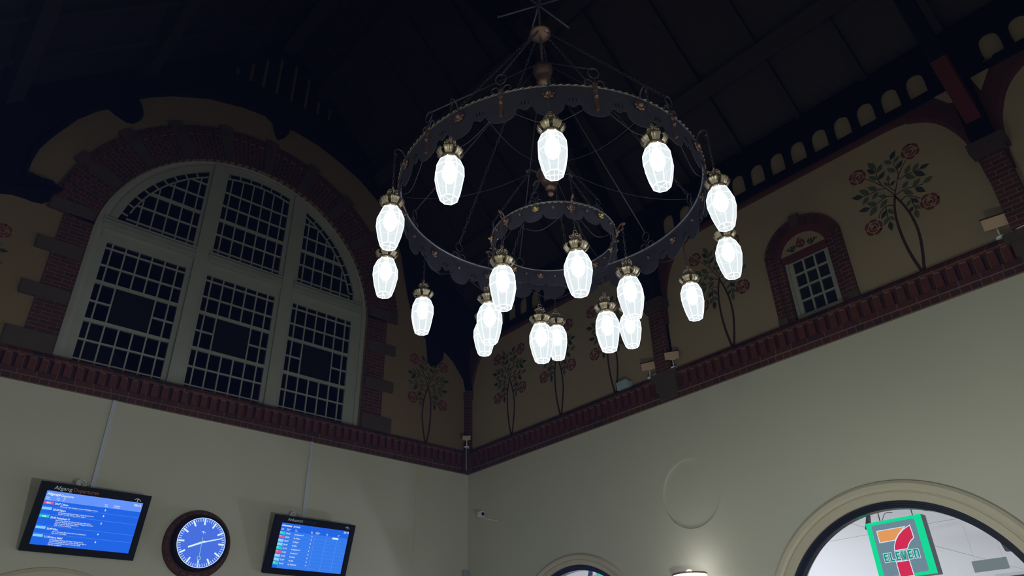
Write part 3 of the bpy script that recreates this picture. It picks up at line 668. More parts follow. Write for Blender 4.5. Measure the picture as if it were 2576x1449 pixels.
def rose_local(q, c0, m, rot):
    def seg(r0, r1, a0, a1, ox=0.0, oy=0.0):
        n = 7; o = []; i = []
        for k in range(n + 1):
            a = math.radians(a0 + (a1 - a0) * k / n + rot); t = math.sin(PI * k / n) ** 0.6; rm = (r0 + r1) / 2; hw = (r1 - r0) / 2 * (0.25 + 0.75 * t)
            o.append((c0[0] + ox + (rm + hw) * math.cos(a), c0[1] + oy + (rm + hw) * math.sin(a))); i.append((c0[0] + ox + (rm - hw) * math.cos(a), c0[1] + oy + (rm - hw) * math.sin(a)))
        q.poly([o + list(reversed(i))], 0.0005, 0.003, m)
    for a0, a1 in ((-8, 62), (67, 136), (141, 205), (211, 282), (287, 347)): seg(0.082, 0.124, a0, a1)
    seg(0.044, 0.072, 20, 190); seg(0.044, 0.072, 202, 352); seg(0.008, 0.036, 60, 290); q.poly([circ(c0[0] + 0.012, c0[1], 0.016, 8)], 0.0005, 0.003, m)
    q.poly([circ(c0[0] + 0.11 * math.cos(rot + 4), c0[1] + 0.11 * math.sin(rot + 4), 0.02, 8)], 0.0005, 0.003, m)
def mural(pos, m, label, stiff=0):
    # pos: (u, v) of the foot; m maps local (u,v,h) to the wall
    mm = lambda u, v, h: m(u, v, h)
    base = Vector(m(0, 0, 0)); root = empty('rose_tree_mural', base, label, 'mural', None)
    q = MB()
    for s in ST: ribbon(q, smooth_path(s, 5), 0.026, 0.040, 0.0005, 0.003, mm)
    for t in TW: ribbon(q, smooth_path(t, 4), 0.013, 0.009, 0.0005, 0.0028, mm)
    q.build('painted_stems', 'mural_stem', root)
    for dk, nm, mt in ((0, 'painted_leaves', 'mural_leaf'), (1, 'painted_dark_leaves', 'mural_leaf_dark')):
        q = MB()
        for a, b, c2, d, k in LV:
            if k == dk: leaf(q, (a, b), (c2, d), 0.0005, 0.0026, mm, 0.50)
        q.build(nm, mt, root)
    for i, r in enumerate(RO):
        q = MB(); rose_local(q, r, mm, 37 * i + 10); q.build('painted_rose', 'mural_rose', root)
def atB(yc): return lambda u, v, h: (-h - 0.001, yc - u, 6.305 + v)
def atA(xc, s=1): return lambda u, v, h: (xc + s * u, -h - 0.001, 6.285 + v)
mural(0, atB(-1.38), 'painted rose tree on the right wall nearest the room corner')
mural(0, atB(-2.77), 'painted rose tree low behind the chandelier, middle of the three in the far panel')
mural(0, atB(-4.13), 'painted rose tree just left of the middle brick pier, above the blue box')
mural(0, atB(-6.52), 'painted rose tree between the middle brick pier and the small window')
mural(0, atB(-9.36), 'largest painted rose tree, right of the small window with red roses')
mural(0, atA(-1.09, -1), 'painted rose tree on the back wall right of the great window')
mural(0, atA(-9.30, 1), 'painted rose tree cut off at the left edge beside the great window')

# ------------------------------------------------------------------ chandelier
CX, CY = -5.23, -7.89
ch = empty('chandelier', (CX, CY, 4.42), 'large two ring wrought iron chandelier hung with eighteen lit glass lanterns', 'chandelier')
def pol(r, a, z): return (CX + r * math.cos(math.radians(a)), CY + r * math.sin(math.radians(a)), z)
def band(R0, ztop, prof, nseg, sub, slots_at=()):
    # scalloped sheet metal band, prof(a in degrees) -> depth of the lower edge
    q = MB(); n = nseg * sub; t = 0.004; vs = []; fs = []
    for i in range(n):
        a = 360.0 * i / n; d = prof(a)
        for r in (R0, R0 - t):
            vs += [pol(r, a, ztop), pol(r, a, ztop - d)]
    for i in range(n):
        j = (i + 1) % n; A0 = i * 4; B0 = j * 4
        fs += [(A0, A0 + 1, B0 + 1, B0), (A0 + 2, B0 + 2, B0 + 3, A0 + 3), (A0, B0, B0 + 2, A0 + 2), (A0 + 1, A0 + 3, B0 + 3, B0 + 1)]
    q.add(vs, fs); return q
RO1, ZO1 = 1.438, 5.85
def prof_outer(a):
    x = ((a) % 15.0) / 15.0           # one lobe per 15 degrees, tooth between
    if x < 0.5: x = 1 - x
    # x in 0.5..1 : 0.5 lobe centre, 1 notch
    y = (x - 0.5) * 2
    if y < 0.62: return 0.215 + 0.095 * math.sqrt(max(0, 1 - (y / 0.64) ** 2))
    if y < 0.80: return 0.20
    return 0.20 + 0.028 * math.sin((y - 0.80) / 0.20 * PI / 2)
def prof_inner(a):
    x = (a % 18.0) / 18.0
    return 0.115 + 0.058 * math.sqrt(max(0.0, 1 - (abs(x - 0.5) * 2.05) ** 2)) if abs(x - 0.5) < 0.485 else 0.105
ring1 = band(RO1, ZO1, lambda a: prof_outer(a + 7.5), 24, 30).build('outer_ring', 'iron_band', ch)
q = MB(); q.tube([pol(RO1 - 0.008, 3 * i, ZO1 + 0.002) for i in range(120)], 0.013, 8, closed=True); q.build('ring_rail', 'steel_rail', ring1)
def rope(R0, z, nturn, r):
    q = MB(); n = nturn
    for i in range(n):
        a = 360.0 * i / n; a2 = 360.0 * (i + 0.75) / n
        q.tube([pol(R0, a, z - 0.006), pol(R0, (a + a2) / 2, z), pol(R0, a2, z + 0.006)], [0.4 * r, r, 0.4 * r], 5)
    return q
rope(RO1 + 0.012, ZO1 - 0.004, 150, 0.0075).build('rope_edge', 'brass', ring1)
def rosette(a, R0, z, r, big):
    q = MB(); c0 = Vector(pol(R0, a, z)); e = Vector((math.cos(math.radians(a)), math.sin(math.radians(a)), 0)); t = Vector((-e.y, e.x, 0)); kz = Vector((0, 0, 1))
    for side in (1, -1):
        n = 8; pr = [(1.0, 0.004), (1.05, 0.012), (0.8, 0.018), (0.55, 0.012), (0.45, 0.022), (0.2, 0.030), (0.02, 0.030)]
        vs = []; m_ = 32
        for (rr, h) in pr:
            for j in range(m_):
                th = 2 * PI * j / m_; sc_ = rr * r * (1 + (0.13 if big and rr > 0.7 else 0) * math.cos(n * th))
                vs.append(c0 + e * side * (h * (1.6 if big else 1)) + t * sc_ * math.cos(th) + kz * sc_ * math.sin(th))
        fs = [(i * m_ + j, i * m_ + (j + 1) % m_, (i + 1) * m_ + (j + 1) % m_, (i + 1) * m_ + j) for i in range(len(pr) - 1) for j in range(m_)] + [tuple((len(pr) - 1) * m_ + j for j in range(m_)), tuple(reversed(range(m_)))]
        q.add(vs, fs, True)
    return q
LANG = [15 + 30 * k for k in range(12)]
for a in LANG: rosette(a, RO1, ZO1 - 0.10, 0.045, True).build('rosette', 'copper', ring1)
for k in range(12):
    rosette(30 * k, RO1 + 0.004, ZO1 - 0.11, 0.020, False).build('stud', 'copper', ring1)
q = MB()
for k in range(24):
    for d in (-1.1, 0.0, 1.1):
        a = 7.5 + 15 * k + d
        p = [pol(RO1 + s, a + e, z) for s in (0.003, -0.007) for e, z in ((-0.12, ZO1 - 0.13 - 0.01 * abs(d)), (0.12, ZO1 - 0.13 - 0.01 * abs(d)), (0.12, ZO1 - 0.165), (-0.12, ZO1 - 0.165))]
        q.add(p, [(0, 1, 2, 3), (7, 6, 5, 4), (0, 4, 5, 1), (1, 5, 6, 2), (2, 6, 7, 3), (3, 7, 4, 0)])
q.build('band_slots', 'black', ring1)
def crest(a, R0, z, s=1.0):
    q = MB(); e = Vector((math.cos(math.radians(a)), math.sin(math.radians(a)), 0)); t = Vector((-e.y, e.x, 0)); c0 = Vector(pol(R0, a, z)); kz = Vector((0, 0, 1))
    P = lambda u, v: c0 + t * u * s + kz * v * s
    q.tube([P(0, -0.02), P(0, 0.05), P(0, 0.10)], [0.016 * s, 0.011 * s, 0.008 * s], 6)
    for sg in (-1, 1):
        pts = [P(sg * 0.006, 0.02)] + [P(sg * (0.050 - 0.032 * math.cos(th)), 0.045 + 0.032 * math.sin(th)) for th in [math.radians(v) for v in range(-20, 250, 30)]]
        q.tube(pts, 0.0065 * s, 5)
    ring = [P(0.045 * math.cos(2 * PI * i / 18), 0.155 + 0.055 * math.sin(2 * PI * i / 18)) for i in range(18)]
    q.tube(ring, 0.0055 * s, 5, closed=True)
    return q
def strap(a, R0, z):
    q = MB(); e = Vector((math.cos(math.radians(a)), math.sin(math.radians(a)), 0)); t = Vector((-e.y, e.x, 0)); c0 = Vector(pol(R0, a, z))
    f = lambda u, v, h: tuple(c0 + t * u + Vector((0, 0, v)) + e * h)
    q.box((-0.020, -0.045, 0.0), (0.020, 0.035, 0.016), f); q.box((-0.017, -0.20, 0.0), (0.017, -0.045, 0.006), f)
    q.box((-0.014, -0.235, 0.0), (0.014, -0.19, 0.022), f); q.box((-0.010, -0.255, 0.0), (0.010, -0.235, 0.028), f)
    return q
for k in range(12): strap(30 * k, RO1, ZO1).build('copper_strap', 'copper', ring1)
for k in range(12): crest(30 * k, RO1, ZO1).build('scroll_crest', 'iron', ring1)
RI1, ZI1 = 0.568, 5.36
ring2 = band(RI1, ZI1, prof_inner, 20, 18).build('inner_ring', 'iron_band', ch)
q = MB(); q.tube([pol(RI1, 6 * i, ZI1 + 0.006) for i in range(60)], 0.010, 6, closed=True); q.build('ring_rail', 'steel_rail', ring2)
rope(RI1 + 0.011, ZI1 - 0.010, 70, 0.007).build('rope_edge', 'brass', ring2)
IANG = [60 * k for k in range(6)]
for a in IANG: rosette(a, RI1, ZI1 - 0.06, 0.034, True).build('rosette', 'copper', ring2)
for k in range(6): rosette(60 * k + 30, RI1, ZI1 - 0.055, 0.030, True).build('rosette', 'gold', ring2)
for k in range(12): rosette(30 * k + 15, RI1, ZI1 - 0.06, 0.014, False).build('stud', 'copper', ring2)
for a in IANG: crest(a + 30, RI1, ZI1, 0.62).build('scroll_crest', 'iron', ring2)
# hooks
def hook(a, R0, z, out):
    q = MB(); pts = [pol(R0 + 0.003, a, z - 0.07), pol(R0 + 0.02, a, z - 0.03), pol(R0 + 0.035, a, z + 0.015), pol(R0 + 0.06, a, z + 0.05), pol(R0 + 0.10, a, z + 0.055), pol(R0 + out, a, z + 0.03), pol(R0 + out + 0.004, a, z + 0.0), pol(R0 + out - 0.018, a, z - 0.012)]
    q.tube(smooth_path(pts, 3), 0.0075, 6); return q
for a in LANG: hook(a, RO1, ZO1 - 0.02, 0.117).build('lantern_hook', 'iron', ring1)
for a in IANG: hook(a, RI1, ZI1 - 0.04, 0.072).build('lantern_hook', 'copper', ring2)
# stem, hubs and cross
def chainlinks(q, p0, p1, ll=0.05, r=0.0032, wd=0.010):
    p0 = Vector(p0); p1 = Vector(p1); d = p1 - p0; n = max(2, int(d.length / (ll * 0.78))); dn = d.normalized(); s = dn.orthogonal().normalized(); s2 = dn.cross(s)
    for i in range(n):
        c0 = p0 + d * ((i + 0.5) / n); a = s if i % 2 else s2; L = d.length / n * 0.62
        q.tube([c0 + dn * L * math.cos(t) + a * wd * math.sin(t) for t in [2 * PI * k / 8 for k in range(8)]], r, 4, closed=True)
q = MB(); q.tube([(CX, CY, 6.1), (CX, CY, 14.5)], 0.014, 8)
stem = q.build('centre_rod', 'iron', ch)
q = MB(); q.lathe([(0.012, 5.86), (0.030, 5.875), (0.032, 5.90), (0.022, 5.915), (0.035, 5.93), (0.052, 5.95), (0.055, 5.965), (0.045, 5.98), (0.075, 6.01), (0.092, 6.06), (0.095, 6.10), (0.115, 6.115), (0.118, 6.15), (0.085, 6.17), (0.05, 6.20), (0.028, 6.26), (0.014, 6.30)], 20, (CX, CY, 0)); hub = q.build('lower_hub', 'copper', ch)
q = MB(); q.torus((CX, CY, 6.13), 0.120, 0.012, 'z', 24, 6)
for a in IANG:
    q.tube([pol(0.11, a + 30, 6.13), pol(0.20, a + 30, 6.16), pol(0.23, a + 30, 6.12)], [0.014, 0.010, 0.016], 6)
q.build('hub_collar', 'iron', hub)
q = MB(); q.lathe([(0.014, 7.30), (0.05, 7.33), (0.075, 7.37), (0.06, 7.42), (0.085, 7.46), (0.105, 7.52), (0.105, 7.58), (0.07, 7.62), (0.03, 7.66), (0.014, 7.70)], 20, (CX, CY, 0)); q.build('upper_urn', 'copper', ch)
q = MB(); q.lathe([(0.014, 8.05), (0.09, 8.08), (0.12, 8.10), (0.12, 8.12), (0.03, 8.15), (0.014, 8.17)], 20, (CX, CY, 0)); q.build('upper_disc', 'copper', ch)
q = MB()
for k in range(6): q.tube([(CX, CY, 8.59), pol(0.45, 60 * k, 8.59), pol(0.5, 60 * k, 8.60)], [0.012, 0.012, 0.02], 6)
q.build('upper_star', 'iron', ch)
for k in range(6):
    q = MB(); q.tube([pol(RO1 - 0.01, 60 * k, ZO1 + 0.21), pol(0.10, 60 * k, 7.56)], 0.0065, 5); q.build('stay_rod', 'iron', ch)
for k in range(6):
    q = MB(); chainlinks(q, pol(RO1 - 0.01, 60 * k + 30, ZO1 + 0.21), pol(0.08, 60 * k + 30, 8.08), 0.075, 0.0035, 0.012); q.build('stay_chain', 'iron', ch)
for a in IANG:
    q = MB(); chainlinks(q, pol(RI1, a + 30, ZI1 + 0.125), pol(0.20, a + 30, 6.12), 0.06, 0.0032, 0.010); q.build('inner_ring_chain', 'iron', ch)
for k in range(0, 12, 2):      # electric leads sagging from the hub to the rings
    q = MB(); p0 = Vector(pol(0.08, 15 + 30 * k, 6.22)); p1 = Vector(pol(RO1 - 0.02, 15 + 30 * k + 6, ZO1 - 0.01)); pts = []
    for i in range(11):
        t = i / 10; p = p0.lerp(p1, t); p.z -= 0.30 * t * (1 - t) * 2; pts.append(p)
    q.tube(pts, 0.0028, 4); q.build('electric_lead', 'iron', ch)
for k in range(6):
    q = MB(); p0 = Vector(pol(RI1 - 0.015, 60 * k + 5, ZI1 - 0.10)); p1 = Vector(pol(RI1 - 0.015, 60 * k + 55, ZI1 - 0.10)); mid = (p0 + p1) / 2; mid.z -= 0.13
    q.tube(smooth_path([tuple(p0), tuple(mid), tuple(p1)], 6), 0.0032, 4); q.build('electric_lead', 'iron', ch)
for k in range(12):
    q = MB(); p0 = Vector(pol(RO1 - 0.02, 30 * k + 3, ZO1 - 0.21)); p1 = Vector(pol(RO1 - 0.02, 30 * k + 27, ZO1 - 0.21)); mid = (p0 + p1) / 2; mid.z -= 0.14
    q.tube(smooth_path([tuple(p0), tuple(mid), tuple(p1)], 6), 0.0035, 4); q.build('electric_lead', 'iron', ch)
# lanterns (local coordinates: origin at the bottom ring)
OCT = 8
GP = [(0.066, 0.0), (0.091, 0.085), (0.1115, 0.195), (0.109, 0.275), (0.080, 0.352), (0.062, 0.374)]
q = MB(); vs = []; fs = []
a0 = PI / 8
for (r, z) in GP:
    for j in range(OCT): vs.append((r * math.cos(a0 + 2 * PI * j / OCT), r * math.sin(a0 + 2 * PI * j / OCT), z))
for i in range(len(GP) - 1):
    for j in range(OCT): fs.append((i * 8 + j, i * 8 + (j + 1) % 8, (i + 1) * 8 + (j + 1) % 8, (i + 1) * 8 + j))
q.add(vs, fs); glass0 = q
bars0 = MB()
for j in range(OCT):
    a = a0 + 2 * PI * j / OCT
    bars0.tube([((r + 0.001) * math.cos(a), (r + 0.001) * math.sin(a), z) for r, z in GP], 0.0036, 4)
for (r, z), tk in zip(GP, (0.0042, None, 0.0040, 0.0036, 0.003, 0.003)):
    if tk: bars0.tube([(r * math.cos(a0 + 2 * PI * j / OCT), r * math.sin(a0 + 2 * PI * j / OCT), z) for j in range(OCT)], tk, 4, closed=True, smooth=False)
bars0.tube([(0.066, 0, 0), (-0.066, 0, 0)], 0.0022, 4); bars0.tube([(0, 0.066, 0), (0, -0.066, 0)], 0.0022, 4)
bulb0 = MB().lathe([(0.004, 0.150), (0.030, 0.163), (0.050, 0.195), (0.060, 0.235), (0.056, 0.275), (0.042, 0.31), (0.026, 0.345)], 14)
collar0 = MB().lathe([(0.058, 0.366), (0.066, 0.370), (0.071, 0.396), (0.064, 0.402), (0.052, 0.408), (0.048, 0.44), (0.046, 0.462), (0.050, 0.468), (0.044, 0.485), (0.038, 0.505), (0.036, 0.53), (0.020, 0.555), (0.006, 0.572)], 16)
crown0 = MB()
for k in range(6):       # six fluted petals
    ac = math.radians(60 * k + 30); nn = 9; pr = [(0.068, 0.396), (0.078, 0.404), (0.092, 0.420), (0.105, 0.438), (0.106, 0.450), (0.094, 0.462), (0.072, 0.468)]
    vs = []; fs = []
    for lay in (0, 1):
        for (r, z) in pr:
            for j in range(nn):
                f = (j / (nn - 1) - 0.5) * 2; a = ac + f * math.radians(21.0); rr = r * (1 + 0.035 * math.cos(f * PI * 2.5)) - lay * 0.003
                zz = z - (0.010 * f * f if r < 0.095 and z > 0.45 else 0)
                vs.append((rr * math.cos(a), rr * math.sin(a), zz))
    npt = len(pr) * nn
    for i in range(len(pr) - 1):
        for j in range(nn - 1):
            fs.append((i * nn + j, i * nn + j + 1, (i + 1) * nn + j + 1, (i + 1) * nn + j)); fs.append((npt + i * nn + j, npt + (i + 1) * nn + j, npt + (i + 1) * nn + j + 1, npt + i * nn + j + 1))
    crown0.add(vs, fs, True)
bead0 = MB()
for k in range(8):
    a = 2 * PI * k / 8; bead0.torus((0.038 * math.cos(a), 0.038 * math.sin(a), 0.538), 0.013, 0.0055, 'y' if k % 2 else 'x', 8, 5)
bead0.torus((0, 0, 0.588), 0.016, 0.004, 'x', 12, 5)
ZL1, ZL2 = 4.862, 4.418
proto = None
def lantern_at(p, hooktop, rz):
    global proto
    if proto is None:
        g = glass0.build('lantern', 'lantern_glass', ch, local=True)
        bars0.build('lantern_bars', 'lantern_bars', g, local=True); bulb0.build('bulb', 'bulb', g, local=True)
        collar0.build('lantern_collar', 'brass', g, local=True); crown0.build('petal_crown', 'brass', g, local=True); bead0.build('lantern_finial', 'brass', g, local=True)
        proto = g
    else: g = copy_tree(proto, ch)
    g.location = Vector(p) - ch.location; g.rotation_euler = (0, 0, rz)
    return g
lan = []
for i, a in enumerate(LANG):
    p = Vector(pol(1.555, a, ZL1)); lan.append((lantern_at(p, ZO1, math.radians(a + 180) ), p, ZO1 - 0.02))
for i, a in enumerate(IANG):
    p = Vector(pol(0.640, a, ZL2)); lan.append((lantern_at(p, ZI1, math.radians(a)), p, ZI1 - 0.05))
for g, p, zt in lan:
    q = MB(); chainlinks(q, (p.x, p.y, p.z + 0.60), (p.x, p.y, zt), 0.045, 0.0030, 0.0085); c_ = q.build('lantern_chain', 'iron', ch)
    ld = bpy.data.lights.new('lantern_light', 'POINT'); ld.energy = LANTERN_W; ld.color = BULB_COL; ld.shadow_soft_size = 0.04
    lo = bpy.data.objects.new('lantern_light', ld); sc.collection.objects.link(lo); lo.location = (p.x, p.y, p.z + 0.22)

# ------------------------------------------------------------------ information screens on the back wall
def screen(x0, wd, label, cat, items):
    TLp = Vector((x0, -0.33, 4.432)); ex = Vector((1, 0, 0)); dn = Vector((0, 0.235, -0.86)); H = dn.length; ey = dn.normalized(); nn = ex.cross(ey)
    if nn.y > 0: nn = -nn
    def ms(s, t, h): return tuple(TLp + ex * (s * wd) + ey * (t * H) + nn * h)
    root = empty('information_screen', TLp, label, cat)
    q = MB(); q.box((0, 0, -0.085), (1, 1, -0.008), ms); q.poly([[(0, 0), (1, 0), (1, 1), (0, 1)], [(0.055, 0.11), (0.055, 0.91), (0.945, 0.91), (0.945, 0.11)]], -0.008, 0.004, ms)
    q.build('screen_housing', 'black', root)
    br = MB(); cx_ = x0 + wd * 0.5
    br.box((cx_ - 0.14, -0.014, 3.95), (cx_ + 0.14, -0.003, 4.45)); br.box((cx_ - 0.10, -0.26, 4.25), (cx_ - 0.06, -0.01, 4.29)); br.box((cx_ + 0.06, -0.26, 4.25), (cx_ + 0.10, -0.01, 4.29)); br.box((cx_ - 0.10, -0.12, 3.95), (cx_ - 0.06, -0.01, 3.99)); br.box((cx_ + 0.06, -0.12, 3.95), (cx_ + 0.10, -0.01, 3.99))
    br.build('wall_bracket', 'black', root)
    items(root, ms)
    return root
def mflip(ms): return lambda u, v, h: ms(u, -v, h)
def logo_mark(q, ms, s, t, sc_, asp, h):
    mm = lambda u, v, hh: ms(s + u * sc_, t - v * sc_ * asp, hh)
    ribbon(q, [(-0.55, 0.0), (-0.32, 0.16), (0.0, 0.24), (0.3, 0.10), (0.6, -0.18)], 0.11, 0.11, 0.004, h, mm); ribbon(q, [(0, 0.12), (0, -0.34)], 0.17, 0.17, 0.004, h, mm)
def dep_items(root, ms):
    mf = mflip(ms)
    d = MB().box((0.066, 0.125, -0.007), (0.937, 0.898, -0.004), ms); disp = d.build('display', 'e_disp', root)
    MB().box((0.066, 0.125, -0.004), (0.937, 0.266, -0.003), ms).build('display_header', 'e_head', disp)
    q = MB()
    for t in (0.351, 0.460, 0.623, 0.736): q.box((0.067, t, -0.0035), (0.935, t + 0.0035, -0.0025), ms)
    q.build('row_lines', 'e_line', disp)
    q = MB(); T = lambda s, u, v, w_, h_, b=0.012: text(q, s, u, -v, w_, h_, mf, -0.0015, b)
    T('Afgange', 0.073, 0.183, 0.115, 0.034, 0.03); T('Departures', 0.195, 0.190, 0.108, 0.034)
    for s, u, w_ in (('Type', 0.072, 0.035), ('Tid', 0.166, 0.022), ('Til', 0.221, 0.018), ('Spor', 0.593, 0.027), ('Afvigelse', 0.673, 0.062)): T(s, u, 0.228, w_, 0.018)
    for s, u, w_ in (('Category', 0.072, 0.045), ('Time', 0.166, 0.027), ('To', 0.221, 0.014), ('Track', 0.593, 0.030), ('Deviation', 0.673, 0.062)): T(s, u, 0.252, w_, 0.014)
    T('20:12', 0.857, 0.186, 0.070, 0.034, 0.02)
    rows = [(0.305, '20:27', 'Odense', '5', ['Bramming Vejen Kolding Fredericia Middelfart Odense'], 0.33, 0.06),
            (0.392, '20:30', 'Skjern', '6', ['Spangsbjerg Gjesing Guldager Varde Nord Varde', 'Varde Vest Sig Tistrup Gårde Skjern'], 0.31, 0.055),
            (0.506, '20:45', 'København H', '5', ['Bramming Vejen Kolding Fredericia Middelfart', 'Odense Nyborg Korsør Slagelse Ringsted Roskilde', 'Høje Taastrup Valby København', 'Kbh. Lufthavn Kastrup'], 0.33, 0.11),
            (0.667, '20:49', 'Ribe', '4', ['Jerne Tjæreborg Bramming Sejstrup Gredstedbro', 'Ribe Nørremark Ribe'], 0.295, 0.04),
            (0.782, '21:20', 'Nørre Nebel', '6', ['Spangsbjerg Gjesing Guldager Varde Nord', 'Varde Frisvadvej Boulevarden Janderup Billum', 'Oksbøl Henne Nørre Nebel Outrup Lunde', 'Dyreby Løftgård'], 0.325, 0.10)]
    for t, tm, dest, tr, subs, sw, dw in rows:
        T(tm, 0.163, t + 0.006, 0.050, 0.028, 0.02); T(dest, 0.219, t + 0.008, dw, 0.028, 0.02); T(tr, 0.605, t + 0.012, 0.013, 0.028, 0.03)
        for i, s in enumerate(subs): T(s, 0.216, t + 0.034 + 0.0235 * i, sw * len(s) / max(len(z_) for z_ in subs), 0.0165, 0.012)
    q.build('display_text', 'e_text', disp)
    for t, c_, s in ((0.298, 'e_pink', 'IC'), (0.380, 'e_cyan', 'GoCollective'), (0.492, 'e_green', 'ICL'), (0.654, 'e_cyan', 'GoCollective'), (0.768, 'e_cyan', 'GoCollective')):
        b = MB().box((0.070, t - 0.019, -0.0035), (0.152, t + 0.017, -0.002), ms).build('train_type_tag', c_, disp)
        if c_ != 'e_cyan':
            q = MB(); text(q, s, 0.095, -(t + 0.010), 0.035, 0.022, mf, -0.0015, 0.03); q.build('tag_text', 'e_text', disp)
    q = MB(); text(q, 'Afgang', 0.116, -0.096, 0.155, 0.056, mf, 0.006, 0.0); q.build('title_lettering', 'letter_grey', root)
    q = MB(); text(q, 'Departures', 0.284, -0.096, 0.222, 0.056, mf, 0.006, 0.0); q.build('subtitle_lettering', 'letter_orange', root)
    q = MB(); logo_mark(q, ms, 0.876, 0.088, 0.055, 1.6, 0.006); q.build('station_mark', 'letter_grey', root)
def arr_items(root, ms):
    mf = mflip(ms)
    disp = MB().box((0.083, 0.125, -0.007), (0.933, 0.898, -0.004), ms).build('display', 'e_disp', root)
    MB().box((0.138, 0.262, -0.004), (0.932, 0.896, -0.0035), ms).build('display_lighter_area', 'e_disp_r', disp)
    q = MB()
    for i in range(10): q.box((0.15, 0.338 + 0.0642 * i, -0.0035), (0.930, 0.3405 + 0.0642 * i, -0.0025), ms)
    for s in (0.5115, 0.6555, 0.7955): q.box((s, 0.262 if s < 0.79 else 0.32, -0.0035), (s + 0.004, 0.885, -0.0025), ms)
    q.build('grid_lines', 'e_line', disp)
    q = MB(); T = lambda s, u, v, w_, h_, b=0.015: text(q, s, u, -v, w_, h_, mf, -0.0015, b)
    T('Ankomster', 0.085, 0.185, 0.128, 0.036, 0.03); T('Arrivals', 0.225, 0.187, 0.082, 0.036)
    for s, u, w_ in (('Type', 0.087, 0.032), ('Ankomst', 0.152, 0.050), ('Fra', 0.258, 0.020), ('Spor', 0.450, 0.025), ('Afvigelse', 0.510, 0.055), ('Bus', 0.648, 0.018), ('Til', 0.795, 0.018)): T(s, u, 0.232, w_, 0.018)
    for s, u, w_ in (('Category', 0.087, 0.040), ('Arrival', 0.152, 0.035), ('From', 0.258, 0.028), ('Track', 0.450, 0.027), ('Deviation', 0.510, 0.040), ('Bus', 0.648, 0.022), ('To', 0.795, 0.018)): T(s, u, 0.252, w_, 0.014)
    T('20:12', 0.862, 0.172, 0.066, 0.034, 0.02)
    rows = [('20:20', 'København H', '3', 'e_green'), ('20:25', 'Kolding', '5', 'e_pink'), ('20:27', 'Skjern', '6', 'e_cyan'), ('20:47', 'Ribe', '4', 'e_cyan'), ('21:10', 'København H', '2', 'e_green'), ('21:22', 'Aarhus H', '3', 'e_pink'), ('21:30', 'Varde', '6', 'e_cyan'), ('21:37', 'Ribe', '6', 'e_cyan'), ('21:45', 'Fredericia', '7', 'e_green')]
    for i, (tm, fr, tr, c_) in enumerate(rows):
        t = 0.302 + 0.0642 * i
        T(tm, 0.155, t + 0.012, 0.050, 0.026, 0.02); T('fra ' + fr, 0.258, t + 0.014, 0.028 + 0.0075 * len(fr), 0.024, 0.02); T(tr, 0.467, t + 0.010, 0.012, 0.024, 0.03)
        MB().box((0.082, t - 0.026, -0.0035), (0.145, t + 0.026, -0.002), ms).build('train_type_tag', c_, disp)
        T({'e_green': 'ICL', 'e_pink': 'IC', 'e_cyan': 'Tog'}[c_], 0.086, t - 0.004, 0.024, 0.018, 0.01)
    q.box((0.735, 0.272, -0.003), (0.805, 0.290, -0.0015), ms); q.box((0.728, 0.290, -0.003), (0.815, 0.303, -0.0015), ms)
    q.build('display_text', 'e_text', disp)
    q = MB(); text(q, 'Ankomst', 0.137, -0.084, 0.186, 0.056, mf, 0.006, 0.0); q.build('title_lettering', 'letter_grey', root)
    q = MB(); text(q, 'Arrivals', 0.333, -0.080, 0.155, 0.050, mf, 0.006, 0.0); q.build('subtitle_lettering', 'letter_green', root)
    q = MB(); logo_mark(q, ms, 0.893, 0.068, 0.05, 1.6, 0.006); q.build('station_mark', 'letter_grey', root)
screen(-7.525, 1.415, 'departures screen left of the clock, headed Afgang Departures, list of trains on blue', 'screen', dep_items)
screen(-4.165, 1.445, 'arrivals screen right of the clock, headed Ankomst, blue table with coloured tags', 'screen', arr_items)
for x, zb, nm in ((-6.845, 4.475, 'white cable conduit above the departures screen'), (-3.555, 4.475, 'white cable conduit above the arrivals screen')):
    o = MB().box((x - 0.03, -0.028, zb), (x + 0.03, 0.0, CZ - 0.002)).build('cable_conduit', 'conduit', None, origin=(x, 0, zb)); tag(o, nm, 'conduit')
for x, zz, yy, nm in ((-7.02, 4.50, -0.13, 'coil of white cable on top of the departures screen'), (-3.80, 4.495, -0.13, 'small coil of cable on top of the arrivals screen')):
    q = MB(); s = 0.8 if x < -5 else 0.5
    q.torus((x, yy, zz + 0.02), 0.075 * s, 0.008, 'y', 20, 6, 0.8); q.torus((x - 0.01, yy + 0.02, zz + 0.01), 0.055 * s, 0.007, 'y', 20, 6, 0.8); q.tube(smooth_path([(x + 0.07 * s, yy, zz), (x + 0.13, -0.06, zz + 0.05), (x + 0.16, -0.02, zz + 0.03)], 5), 0.007, 6)
    q.lathe([(0.03 * s, -0.03), (0.035 * s, 0.03)], 12, (x - 0.02, yy + 0.03, zz + 0.0)); o = q.build('cable_coil', 'white_cable', None, origin=(x, yy, zz)); tag(o, nm, 'cable')
q = MB(); q.box((-1.284, -0.006, 3.95), (-1.276, 0.0, CZ)); q.box((-1.292, -0.012, 3.93), (-1.268, 0.0, 3.955)); o = q.build('wall_cable', 'moulding', None, origin=(-1.28, 0, 3.95)); tag(o, 'thin painted cable running down the back wall near the corner', 'cable')
# arch relief low on the back wall
o = bpy.data.objects.new('trim_9', None); sc.collection.objects.link(o); struct(o, 'low arch moulding under the departures screen')
q = MB(); q.sweep((-7.00, 1.90), [(1.40, -0.01), (1.40, 0.02), (1.46, 0.03), (1.51, 0.015), (1.52, 0.0)], 0, PI, 48, mA, legs=0.0); q.build('arch_moulding', 'moulding', o)

